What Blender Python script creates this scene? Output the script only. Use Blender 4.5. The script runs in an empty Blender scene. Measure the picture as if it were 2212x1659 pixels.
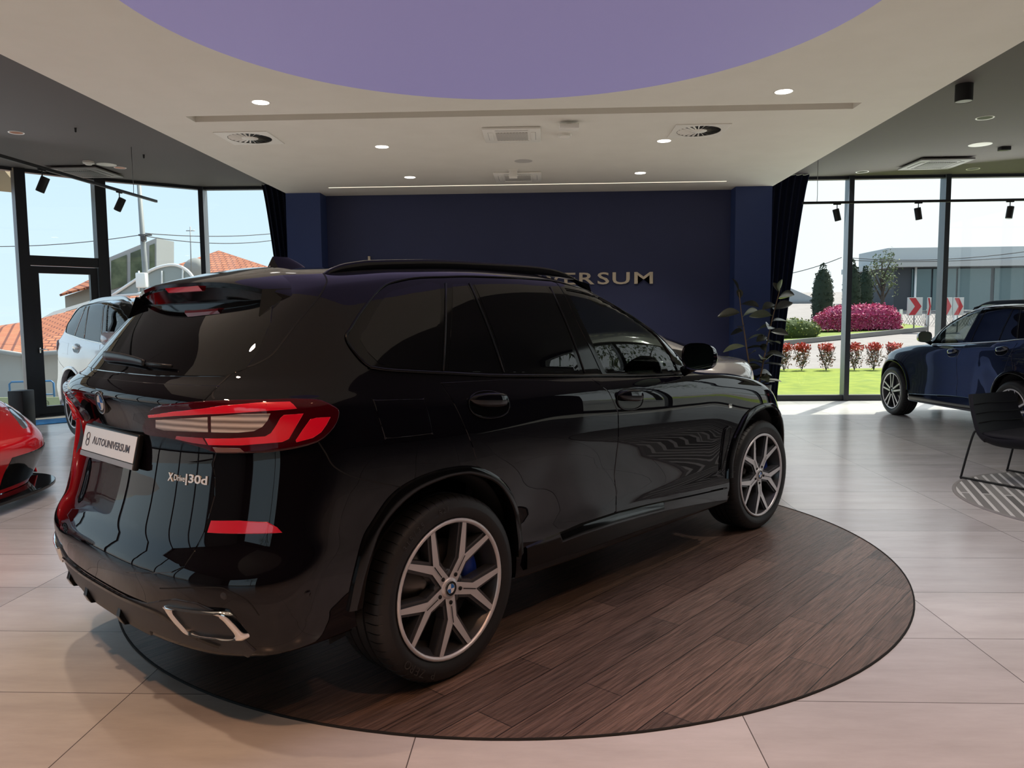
import bpy, bmesh, math, random
import numpy as np
from mathutils import Vector, Matrix, Quaternion
from mathutils.bvhtree import BVHTree
from mathutils.geometry import delaunay_2d_cdt

random.seed(7)
SC = bpy.context.scene
COL = SC.collection
PI = math.pi
R = math.radians

# ------------------------------------------------------------------ camera (fitted to the photograph, 2212 x 1659)
IW, IH, FPX = 2212.0, 1659.0, 1652.11
CH = 1.4839
def cam_axes(yaw, pitch, roll):
    cy, sy = math.cos(yaw), math.sin(yaw)
    f = Vector((-sy*math.cos(pitch), cy*math.cos(pitch), -math.sin(pitch)))
    r = Vector((cy, sy, 0)); d = f.cross(r)
    c, s = math.cos(roll), math.sin(roll)
    return c*r+s*d, -s*r+c*d, f
CR, CD, CF = cam_axes(.0417532, .0845772, .0091160)
CO = Vector((0, 0, CH))
def ray(u, v):
    return (CR*((u-IW/2)/FPX)+CD*((v-IH/2)/FPX)+CF).normalized()
def on_z(u, v, z=0.0):
    d = ray(u, v); return CO+d*((z-CH)/d.z)
def on_y(u, v, y):
    d = ray(u, v); return CO+d*(y/d.y)

# ------------------------------------------------------------------ mesh builder
class MB:
    def __init__(s): s.v=[]; s.f=[]; s.m=[]; s.sm=[]
    def add(s, vs, fs, mi=0, smooth=False):
        b=len(s.v); s.v.extend([tuple(p) for p in vs])
        for f in fs:
            s.f.append(tuple(b+i for i in f)); s.m.append(mi); s.sm.append(smooth)
        return s
    def box(s, c, d, mi=0, mat=None):
        x,y,z=[k/2 for k in d]
        vs=[Vector((i*x,j*y,k*z)) for i in(-1,1) for j in(-1,1) for k in(-1,1)]
        if mat is not None: vs=[mat@p for p in vs]
        vs=[p+Vector(c) for p in vs]
        return s.add(vs,[(0,1,3,2),(4,6,7,5),(0,4,5,1),(2,3,7,6),(0,2,6,4),(1,5,7,3)],mi)
    def bbox(s, c, d, b, mi=0, mat=None, seg=2):
        bm=bmesh.new(); bmesh.ops.create_cube(bm,size=1)
        for q in bm.verts: q.co=Vector((q.co.x*d[0],q.co.y*d[1],q.co.z*d[2]))
        bmesh.ops.bevel(bm,geom=list(bm.edges),offset=b,segments=seg,profile=.5,affect='EDGES')
        return s.bm(bm,mi,mat,c,True)
    def bm(s, bm, mi=0, mat=None, c=(0,0,0), smooth=False):
        bm.verts.index_update()
        vs=[(mat@q.co if mat is not None else q.co)+Vector(c) for q in bm.verts]
        fs=[[q.index for q in f.verts] for f in bm.faces]
        bm.free(); return s.add(vs,fs,mi,smooth)
    def tube(s, path, r, n=10, mi=0, closed=False, cap=True, squash=None):
        P=[Vector(p) for p in path]; k=len(P); rings=[]
        up=None
        for i in range(k):
            if closed: t=(P[(i+1)%k]-P[i-1])
            else: t=P[min(i+1,k-1)]-P[max(i-1,0)]
            t.normalize()
            if up is None:
                a=Vector((0,0,1)) if abs(t.z)<.9 else Vector((1,0,0))
                x=t.cross(a).normalized()
            else:
                x=(up-t*up.dot(t)); x.normalize()
            up=x; y=t.cross(x)
            rr=r[i] if isinstance(r,(list,tuple)) else r
            rings.append([P[i]+(x*math.cos(2*PI*j/n)*(squash or 1)+y*math.sin(2*PI*j/n))*rr for j in range(n)])
        vs=[p for q in rings for p in q]; fs=[]
        for i in range(k if closed else k-1):
            a=i*n; b=((i+1)%k)*n
            for j in range(n): fs.append((a+j,a+(j+1)%n,b+(j+1)%n,b+j))
        if cap and not closed:
            fs.append(tuple(range(n))[::-1]); fs.append(tuple((k-1)*n+j for j in range(n)))
        return s.add(vs,fs,mi,True)
    def lathe(s, prof, n=48, mi=0, axis='z', c=(0,0,0), smooth=True, closed=False, a0=0, a1=2*PI, mis=None):
        full=abs(a1-a0-2*PI)<1e-6; m=n if full else n+1
        vs=[]
        for j in range(m):
            a=a0+(a1-a0)*j/n; ca,sa=math.cos(a),math.sin(a)
            for (r,h) in prof:
                if axis=='z': p=(r*ca,r*sa,h)
                elif axis=='y': p=(r*ca,h,r*sa)
                else: p=(h,r*ca,r*sa)
                vs.append(Vector(p)+Vector(c))
        k=len(prof); 
        for i in range(k if closed else k-1):
            fs=[]
            for j in range(n):
                a=j*k; b=((j+1)%m)*k; i2=(i+1)%k
                fs.append((a+i,b+i,b+i2,a+i2))
            if i==0: base=len(s.v); s.v.extend([tuple(p) for p in vs])
            for f in fs:
                s.f.append(tuple(base+q for q in f)); s.m.append(mis[i] if mis else mi); s.sm.append(smooth)
        return s
    def prism(s, poly, z0, z1, mi=0, mat=None, mside=None):
        n=len(poly); vs=[Vector((x,y,z0)) for x,y in poly]+[Vector((x,y,z1)) for x,y in poly]
        if mat is not None: vs=[mat@p for p in vs]
        b=len(s.v); s.v.extend([tuple(p) for p in vs])
        for f,m in [(tuple(range(n))[::-1],mi),(tuple(range(n,2*n)),mi)]+[((i,(i+1)%n,n+(i+1)%n,n+i),mi if mside is None else mside) for i in range(n)]:
            s.f.append(tuple(b+q for q in f)); s.m.append(m); s.sm.append(False)
        return s
    def grid(s, G, mi=0, closed_u=False, smooth=True):
        # G[i][j] -> points
        nu=len(G); nv=len(G[0]); vs=[p for r_ in G for p in r_]; fs=[]
        for i in range(nu if closed_u else nu-1):
            for j in range(nv-1):
                a=i*nv+j; b=((i+1)%nu)*nv+j
                fs.append((a,b,b+1,a+1))
        return s.add(vs,fs,mi,smooth)
    def sphere(s, c, r, n=12, mi=0, sc=(1,1,1)):
        prof=[(math.sin(PI*i/n)*r,-math.cos(PI*i/n)*r) for i in range(n+1)]
        b=len(s.v); s.lathe(prof,2*n,mi)
        for i in range(b,len(s.v)):
            p=s.v[i]; s.v[i]=(p[0]*sc[0]+c[0],p[1]*sc[1]+c[1],p[2]*sc[2]+c[2])
        return s
    def xf(s, M, start=0):
        for i in range(start,len(s.v)): s.v[i]=tuple(M@Vector(s.v[i]))
        return s
    def mirror_y(s):
        s.v=[(p[0],-p[1],p[2]) for p in s.v]; s.f=[f[::-1] for f in s.f]; return s
    def build(s, name, mats, parent=None, bevel=0, normals=None, weld=False, autosmooth=None):
        me=bpy.data.meshes.new(name); me.from_pydata(s.v,[],s.f); 
        if not isinstance(mats,(list,tuple)): mats=[mats]
        for m in mats: me.materials.append(m)
        me.polygons.foreach_set('material_index',s.m); me.polygons.foreach_set('use_smooth',s.sm)
        if weld or autosmooth:
            bm=bmesh.new(); bm.from_mesh(me)
            bmesh.ops.remove_doubles(bm,verts=bm.verts,dist=1e-5)
            bmesh.ops.recalc_face_normals(bm,faces=bm.faces)
            if autosmooth:
                for f in bm.faces: f.smooth=True
                for e in bm.edges:
                    if len(e.link_faces)==2 and e.calc_face_angle(0)>autosmooth: e.smooth=False
            bm.to_mesh(me); bm.free()
        me.update()
        if normals is not None: me.normals_split_custom_set_from_vertices(normals)
        o=bpy.data.objects.new(name,me); COL.objects.link(o)
        if parent is not None: o.parent=parent
        if bevel:
            b=o.modifiers.new('bevel','BEVEL'); b.width=bevel; b.segments=2; b.limit_method='ANGLE'
        return o

def empty(name, loc=(0,0,0), rz=0, parent=None):
    o=bpy.data.objects.new(name,None); COL.objects.link(o); o.location=loc; o.rotation_euler=(0,0,rz); o.empty_display_size=.1
    if parent is not None: o.parent=parent
    return o
def tag(o, label=None, cat=None, group=None, kind=None):
    if label: o['label']=label
    if cat: o['category']=cat
    if group: o['group']=group
    if kind: o['kind']=kind
    return o
def copy_tree(o, parent=None):
    c=o.copy(); COL.objects.link(c); c.parent=parent
    for ch in list(o.children): copy_tree(ch,c)
    return c
def text_mb(txt, size, depth, mi=0, sx=1.0, bold=0.0, align='CENTER', space=1.0):
    cu=bpy.data.curves.new('lettering_source','FONT'); cu.body=txt; cu.size=size; cu.extrude=depth/2; cu.offset=bold
    cu.align_x=align; cu.align_y='CENTER'; cu.resolution_u=3; cu.space_character=space
    o=bpy.data.objects.new('lettering_source',cu); COL.objects.link(o)
    dg=bpy.context.evaluated_depsgraph_get(); me=o.evaluated_get(dg).to_mesh()
    mb=MB(); mb.add([Vector((q.co.x*sx,q.co.y,q.co.z)) for q in me.vertices],[tuple(p.vertices) for p in me.polygons],mi)
    o.evaluated_get(dg).to_mesh_clear(); bpy.data.objects.remove(o); bpy.data.curves.remove(cu)
    return mb

# ------------------------------------------------------------------ materials
MATS={}
def mat(name, col, rough=.5, metal=0, coat=0, emit=None, es=1.0, spec=.5, alpha=1, trans=0, ior=1.45, coat_rough=.02, coat_ior=1.55):
    if name in MATS: return MATS[name]
    m=bpy.data.materials.new(name); m.use_nodes=True; b=m.node_tree.nodes['Principled BSDF']
    b.inputs['Base Color'].default_value=(*col,1); b.inputs['Roughness'].default_value=rough; b.inputs['Metallic'].default_value=metal
    b.inputs['Coat Weight'].default_value=coat; b.inputs['Coat Roughness'].default_value=coat_rough; b.inputs['Specular IOR Level'].default_value=spec
    b.inputs['IOR'].default_value=ior; b.inputs['Transmission Weight'].default_value=trans
    b.inputs['Coat IOR'].default_value=coat_ior
    if emit: b.inputs['Emission Color'].default_value=(*emit,1); b.inputs['Emission Strength'].default_value=es
    MATS[name]=m; return m
def nodes(m): 
    nt=m.node_tree; return nt, nt.nodes, nt.links
def noise_mat(name, c1, c2, scale=5, rough=.6, detail=4, bump=0, stretch=(1,1,1), lo=.35, hi=.65, coat=0, metal=0, spec=.5):
    m=mat(name,c1,rough,metal,coat,spec=spec); nt,N,L=nodes(m); b=N['Principled BSDF']
    tc=N.new('ShaderNodeTexCoord'); mp=N.new('ShaderNodeMapping'); mp.inputs['Scale'].default_value=stretch
    nz=N.new('ShaderNodeTexNoise'); nz.inputs['Scale'].default_value=scale; nz.inputs['Detail'].default_value=detail
    cr=N.new('ShaderNodeValToRGB'); cr.color_ramp.elements[0].position=lo; cr.color_ramp.elements[1].position=hi
    cr.color_ramp.elements[0].color=(*c1,1); cr.color_ramp.elements[1].color=(*c2,1)
    L.new(tc.outputs['Object'],mp.inputs['Vector']); L.new(mp.outputs[0],nz.inputs['Vector']); L.new(nz.outputs['Fac'],cr.inputs['Fac']); L.new(cr.outputs[0],b.inputs['Base Color'])
    if bump:
        bp=N.new('ShaderNodeBump'); bp.inputs['Strength'].default_value=bump; bp.inputs['Distance'].default_value=.01
        L.new(nz.outputs['Fac'],bp.inputs['Height']); L.new(bp.outputs[0],b.inputs['Normal'])
    return m
def glass_mat(name, tint, refl=.08, rough=0.0):
    m=bpy.data.materials.new(name); m.use_nodes=True; nt,N,L=nodes(m); N.clear()
    out=N.new('ShaderNodeOutputMaterial'); mx=N.new('ShaderNodeMixShader'); tr=N.new('ShaderNodeBsdfTransparent'); gl=N.new('ShaderNodeBsdfGlossy')
    tr.inputs[0].default_value=(*tint,1); gl.inputs['Color'].default_value=(1,1,1,1); gl.inputs['Roughness'].default_value=rough
    fr=N.new('ShaderNodeLayerWeight'); fr.inputs['Blend'].default_value=.5
    pw=N.new('ShaderNodeMath'); pw.operation='POWER'; pw.inputs[1].default_value=4.0
    ad=N.new('ShaderNodeMath'); ad.operation='MULTIPLY_ADD'; ad.inputs[1].default_value=.6; ad.inputs[2].default_value=refl*.5
    L.new(fr.outputs['Facing'],pw.inputs[0]); L.new(pw.outputs[0],ad.inputs[0])
    L.new(ad.outputs[0],mx.inputs[0]); L.new(tr.outputs[0],mx.inputs[1]); L.new(gl.outputs[0],mx.inputs[2]); L.new(mx.outputs[0],out.inputs[0])
    return m
M={}
M['black_paint']=mat('black_gloss_paint',(.0035,.003,.0045),.3,0,1.0,spec=0.0,coat_rough=.008,coat_ior=1.43)
M['gloss_trim']=mat('gloss_black_trim',(.003,.003,.003),.06,0,0,spec=.45)
M['satin_black']=mat('satin_black',(.008,.008,.009),.35)
M['matte_black']=mat('matte_black',(.006,.006,.006),.8)
M['grey_plastic']=mat('dark_grey_plastic',(.028,.027,.03),.42)
M['rubber']=mat('tyre_rubber',(.016,.0155,.016),.5)
M['badge_silver']=mat('badge_silver',(.75,.74,.73),.3,.3)
M['rubber_text']=mat('tyre_lettering',(.035,.033,.032),.5)
M['dark_alloy']=mat('dark_alloy',(.10,.10,.105),.3,.6)
M['bright_alloy']=mat('machined_alloy',(.72,.70,.70),.38,.55)
M['chrome']=mat('chrome',(.85,.83,.8),.06,1)
M['disc_metal']=mat('brake_disc_metal',(.3,.29,.28),.35,1)
M['caliper']=mat('blue_caliper',(.01,.04,.3),.3)
M['dark_glass']=mat('dark_window_glass',(.002,.002,.0025),.0,0,0,spec=.6)
M['lens_dark']=mat('dark_red_lens',(.05,.0008,.004),.3,0,1,spec=0,coat_ior=1.4)
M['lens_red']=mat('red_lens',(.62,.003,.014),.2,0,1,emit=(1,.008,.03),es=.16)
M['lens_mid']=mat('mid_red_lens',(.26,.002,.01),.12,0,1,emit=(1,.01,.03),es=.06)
M['white']=mat('white_plastic',(.8,.8,.8),.35)
M['badge_white']=mat('badge_white',(.75,.75,.75),.2,0,.5)
M['badge_blue']=mat('badge_blue',(.02,.16,.5),.2,0,.5)
M['letter_dark']=mat('dark_lettering',(.06,.06,.09),.5)
M['tint_glass']=glass_mat('tinted_door_glass',(.42,.47,.46),.09)
M['clear_glass']=glass_mat('clear_glass',(.93,.97,.96),.05)
M['leather']=mat('dark_leather',(.012,.011,.011),.5)
def clear_lens():
    m=mat('ribbed_clear_lens',(.5,.45,.42),.15,0,1); nt,N,L=nodes(m); b=N['Principled BSDF']
    tc=N.new('ShaderNodeTexCoord'); wv=N.new('ShaderNodeTexWave'); wv.bands_direction='Z'; wv.inputs['Scale'].default_value=14; wv.inputs['Distortion'].default_value=.4
    cr=N.new('ShaderNodeValToRGB'); cr.color_ramp.elements[0].color=(.22,.17,.15,1); cr.color_ramp.elements[1].color=(.85,.76,.70,1)
    L.new(tc.outputs['Object'],wv.inputs['Vector']); L.new(wv.outputs['Fac'],cr.inputs['Fac']); L.new(cr.outputs[0],b.inputs['Base Color'])
    return m
M['lens_clear']=clear_lens()
# ------------------------------------------------------------------ smooth interpolation helpers
def pchip(xs, ys, xq):
    xs=np.asarray(xs,float); ys=np.asarray(ys,float); xq=np.asarray(xq,float)
    if len(xs)==1: return np.full(xq.shape,ys[0])
    h=np.diff(xs); d=np.diff(ys)/h; m=np.zeros(len(xs)); m[0]=d[0]; m[-1]=d[-1]
    for i in range(1,len(xs)-1):
        m[i]=0 if d[i-1]*d[i]<=0 else 3*(h[i-1]+h[i])/((2*h[i]+h[i-1])/d[i-1]+(h[i]+2*h[i-1])/d[i])
    q=np.clip(xq,xs[0],xs[-1]); k=np.clip(np.searchsorted(xs,q)-1,0,len(xs)-2); t=(q-xs[k])/h[k]
    return (2*t**3-3*t**2+1)*ys[k]+(t**3-2*t**2+t)*h[k]*m[k]+(-2*t**3+3*t**2)*ys[k+1]+(t**3-t**2)*h[k]*m[k+1]
def tab(T, x):
    if not isinstance(T,(list,tuple)): return np.full(np.shape(x),float(T))
    return pchip([a for a,_ in T],[b for _,b in T],x)
def smooth_path(P, n=8, closed=False):
    P=[Vector(p) for p in P]; k=len(P); out=[]
    for i in range(k if closed else k-1):
        p0=P[i-1] if (closed or i>0) else P[0]*2-P[1]; p1=P[i]; p2=P[(i+1)%k]; p3=P[(i+2)%k] if (closed or i+2<k) else P[-1]*2-P[-2]
        for j in range(n):
            t=j/n; out.append(.5*((2*p1)+(p2-p0)*t+(2*p0-5*p1+4*p2-p3)*t*t+(3*p1-p0-3*p2+p3)*t**3))
    if not closed: out.append(P[-1])
    return out
def resample(P, step, closed=False):
    P=[Vector(p) for p in P]; out=[]; k=len(P)
    for i in range(k if closed else k-1):
        a,b=P[i],P[(i+1)%k]; n=max(1,int(round((b-a).length/step)))
        for j in range(n): out.append(a.lerp(b,j/n))
    if not closed: out.append(P[-1])
    return out

# ------------------------------------------------------------------ car bodies: stacked plan-view rings, splined into one smooth surface
N1,N2,N3,NV=56,150,56,10
class Body:
    def __init__(s, rings, half_w=1.0):
        K=[]
        for r in rings:
            th=np.linspace(0,PI/2,N1+1); th=th**1.0
            L,n=r['L'],r['n']; xr=r['xr']; xf=r['xf']; Lf,nf=r['Lf'],r['nf']
            fy=np.sin(th)**(2/n); x1=xr+L*(1-np.cos(th)**(2/n))
            x2=np.linspace(xr+L,xf-Lf,N2+1)[1:]
            th3=np.linspace(PI/2,0,N3+1)[1:]
            x3=xf-Lf*(1-np.cos(th3)**(2/nf)); f3=np.sin(th3)**(2/nf)
            x=np.concatenate([x1,x2,x3]); f=np.concatenate([fy,np.ones(N2),f3]); f[0]=0; f[-1]=0
            y=-tab(r['w'],x)*f; z=tab(r['z'],x)
            if 'zc' in r: z=z+r['zc']*(1-f**2)      # crown: centre line higher than the sides
            K.append(np.stack([x,y,z],-1))
        K=np.array(K)                                # rings, u, 3
        rows=[]
        d=np.sqrt((np.diff(K,axis=0)**2).sum(-1))+1e-6; d=np.sqrt(d*1.0)
        nr=len(K)
        tang=np.zeros_like(K)
        tang[0]=(K[1]-K[0])/d[0][:,None]; tang[-1]=(K[-1]-K[-2])/d[-1][:,None]
        for i in range(1,nr-1):
            a=(K[i]-K[i-1])/d[i-1][:,None]; b=(K[i+1]-K[i])/d[i][:,None]
            w=(d[i-1]/(d[i-1]+d[i]))[:,None]; tang[i]=a*(1-w)+b*w
            sh=rings[i].get('sharp',0); 
        tan_out=[t.copy() for t in tang]; tan_in=[t.copy() for t in tang]
        for i in range(1,nr-1):
            sh=rings[i].get('sharp',0)
            if sh:
                a=(K[i]-K[i-1])/d[i-1][:,None]; b=(K[i+1]-K[i])/d[i][:,None]
                tan_in[i]=tang[i]*(1-sh)+a*sh; tan_out[i]=tang[i]*(1-sh)+b*sh
        # rows through the roof centre should arrive horizontally
        tan_in[-1][:,2]*=.15
        for i in range(nr-1):
            dd=d[i][:,None]
            for j in range(NV):
                t=j/NV
                rows.append((2*t**3-3*t**2+1)*K[i]+(t**3-2*t**2+t)*dd*tan_out[i]+(-2*t**3+3*t**2)*K[i+1]+(t**3-t**2)*dd*tan_in[i+1])
        rows.append(K[-1])
        G=np.array(rows)                             # v, u, 3
        G[:,0,1]=0; G[:,-1,1]=0; G[-1,:,1]=0
        s.G=G; s.nr=nr
        nv,nu=G.shape[:2]; V=G.reshape(-1,3)
        F=[]; tagv=[]
        for i in range(nv-1):
            for j in range(nu-1):
                a=i*nu+j; F.append((a,a+nu,a+nu+1,a+1)); tagv.append((i,j))
        V2=V*np.array([1,-1,1]); off=len(V)
        s.V=[Vector(p) for p in V]+[Vector(p) for p in V2]
        s.F=F+[tuple(off+q for q in f[::-1]) for f in F]
        s.tag=tagv+tagv
        me=bpy.data.meshes.new('body_source'); bm=bmesh.new(); vs=[bm.verts.new(p) for p in s.V]; 
        for f,t in zip(s.F,s.tag):
            try: bm.faces.new([vs[q] for q in f])
            except ValueError: pass
        s.ridx=bm.faces.layers.int.new('tv')
        bm.faces.ensure_lookup_table()
        for k,f in enumerate(bm.faces): f[s.ridx]=s.tag[k][0]*1000+s.tag[k][1]; f.smooth=True
        bmesh.ops.remove_doubles(bm,verts=bm.verts,dist=2e-5)
        bmesh.ops.dissolve_degenerate(bm,edges=bm.edges,dist=1e-6)
        bmesh.ops.recalc_face_normals(bm,faces=bm.faces)
        bm.normal_update()
        bm.verts.ensure_lookup_table(); bm.faces.ensure_lookup_table(); bm.verts.index_update()
        s.bm=bm
        s.pv=[q.co.copy() for q in bm.verts]; s.pn=[q.normal.copy() for q in bm.verts]
        s.pf=[tuple(q.index for q in f.verts) for f in bm.faces]
        s.bvh=BVHTree.FromPolygons(s.pv,s.pf)
        # outward test
        h=s.bvh.ray_cast(Vector((1.2,-3,.9)),Vector((0,1,0)))
        if h[1] is not None and h[1].y>0: s.pn=[-q for q in s.pn]; s.flip=True
        else: s.flip=False
    def normal(s, co, fi):
        from mathutils.interpolate import poly_3d_calc
        f=s.pf[fi]; w=poly_3d_calc([s.pv[i] for i in f],co); n=Vector()
        for i,k in zip(f,w): n+=s.pn[i]*k
        return n.normalized()
    def cast(s, o, d):
        h=s.bvh.ray_cast(Vector(o),Vector(d).normalized())
        if h[0] is None:
            h=s.bvh.find_nearest(Vector(o)+Vector(d).normalized()*3)
        return h[0], s.normal(h[0],h[2])
    def near(s, p):
        h=s.bvh.find_nearest(Vector(p)); return h[0], s.normal(h[0],h[2])
    def mesh(s, name, mats, parent, cut=None):
        me=bpy.data.meshes.new(name); bm=s.bm.copy()
        if s.flip: bmesh.ops.reverse_faces(bm,faces=bm.faces)
        ly=bm.faces.layers.int['tv']
        if cut:
            kill=[f for f in bm.faces if cut(f.calc_center_median(),f[ly]//1000,f[ly]%1000)]
            bmesh.ops.delete(bm,geom=kill,context='FACES')
        bm.to_mesh(me); bm.free()
        for m in mats: me.materials.append(m)
        o=bpy.data.objects.new(name,me); COL.objects.link(o); o.parent=parent; return o

def inside(p, poly):
    x,y=p; c=False; n=len(poly)
    for i in range(n):
        x1,y1=poly[i]; x2,y2=poly[i-1]
        if (y1>y)!=(y2>y) and x<(x2-x1)*(y-y1)/(y2-y1)+x1: c=not c
    return c
def inset_poly(P, d):
    n=len(P); area=sum(P[i-1].x*P[i].y-P[i].x*P[i-1].y for i in range(n)); sg=1 if area>0 else -1
    out=[]
    for i in range(n):
        a=(P[i]-P[i-1]); b=(P[(i+1)%n]-P[i])
        if a.length<1e-9 or b.length<1e-9: out.append(P[i].copy()); continue
        a.normalize(); b.normalize()
        na=Vector((-a.y,a.x))*sg; nb=Vector((-b.y,b.x))*sg; m=(na+nb)
        k=m.length_squared
        out.append(P[i]+ (m*(2*d/k) if k>.4 else m.normalized()*d*1.5))
    return out
def fill2d(poly, step, inset):
    """constrained triangulation of a 2-D outline with interior points; returns points, triangles, number of boundary points"""
    n=len(poly); pts=[Vector((p.x,p.y)) for p in poly]; edges=[(i,(i+1)%n) for i in range(n)]
    allp=list(pts)
    if inset: 
        ins=inset_poly(pts,inset); 
        allp+= [q for q in ins if inside((q.x,q.y),[(p.x,p.y) for p in pts])]
        core=[(q.x,q.y) for q in inset_poly(pts,inset+step*.35)]
    else: core=[(q.x,q.y) for q in inset_poly(pts,step*.3)]
    xs=[p.x for p in pts]; ys=[p.y for p in pts]
    y=min(ys)+step*.5; row=0
    pl=[(p.x,p.y) for p in pts]
    while y<max(ys):
        x=min(xs)+step*(.5 if row%2 else .25)
        while x<max(xs):
            if inside((x,y),pl) and inside((x,y),core): allp.append(Vector((x,y)))
            x+=step
        y+=step*.9; row+=1
    r=delaunay_2d_cdt(allp,edges,[],1,1e-7)
    nb=set()
    for i,src in enumerate(r[3]):
        if any(k<n for k in src): nb.add(i)
    return r[0],r[2],nb
class Frame:
    """projection frame: direction d pointing into the body, in-plane axes a, b"""
    def __init__(s, d):
        s.d=Vector(d).normalized(); s.b=Vector((0,0,1)); s.b=(s.b-s.d*s.b.dot(s.d)).normalized(); s.a=s.b.cross(s.d)
    def to(s,p): return Vector((Vector(p).dot(s.a),Vector(p).dot(s.b)))
    def o(s,q): return s.a*q.x+s.b*q.y-s.d*4
SIDE=Frame((0,1,0)); REAR=Frame((1,0,0)); CORNER=Frame((.75,.66,0)); TOP=Frame((.25,0,-1))
def panel(body, name, poly2, frame, off, mats, parent, step=.03, chamfer=.004, base=-.001, mirror=False, dens=.015, depth=None, mi=0, smoothn=True):
    """thin raised panel that follows the body surface inside an outline given in the frame's plane"""
    P=[Vector((p[0],p[1],0)) for p in poly2]; P=resample(P,dens,True); P=[Vector((p.x,p.y)) for p in P]
    v2,tris,nb=fill2d(P,step,chamfer)
    V=[];Nn=[]
    for i,q in enumerate(v2):
        co,n=body.cast(frame.o(q),frame.d)
        if n.dot(frame.d)>0: n=-n
        if i in nb: V.append(co+n*base)
        else: V.append(co+n*off)
        Nn.append(n)
    # tilt the rim normals outwards
    c=Vector((sum(q.x for q in v2)/len(v2),sum(q.y for q in v2)/len(v2)))
    F=[]
    for t in tris:
        a,b_,c_=[V[k] for k in t]; nn=(b_-a).cross(c_-a)
        F.append(tuple(t) if nn.dot(Nn[t[0]])>=0 else tuple(t)[::-1])
    # rim directions
    adj={}
    for f in F:
        for k in f:
            if k in nb:
                for q in f:
                    if q not in nb: adj.setdefault(k,[]).append(V[q])
    NN=[]
    for i,n in enumerate(Nn):
        if i in nb and i in adj and off>0:
            m=Vector()
            for q in adj[i]: m+=q
            m/=len(adj[i]); t=(V[i]-m); t=t-n*t.dot(n)
            if t.length>1e-6: n=(n+t.normalized()*.9).normalized()
        NN.append(n)
    if mirror:
        V=[Vector((p.x,-p.y,p.z)) for p in V]; NN=[Vector((p.x,-p.y,p.z)) for p in NN]; F=[f[::-1] for f in F]
    mb=MB(); mb.add(V,F,mi,True)
    return mb.build(name,mats,parent,normals=[tuple(n) for n in NN])
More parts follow.
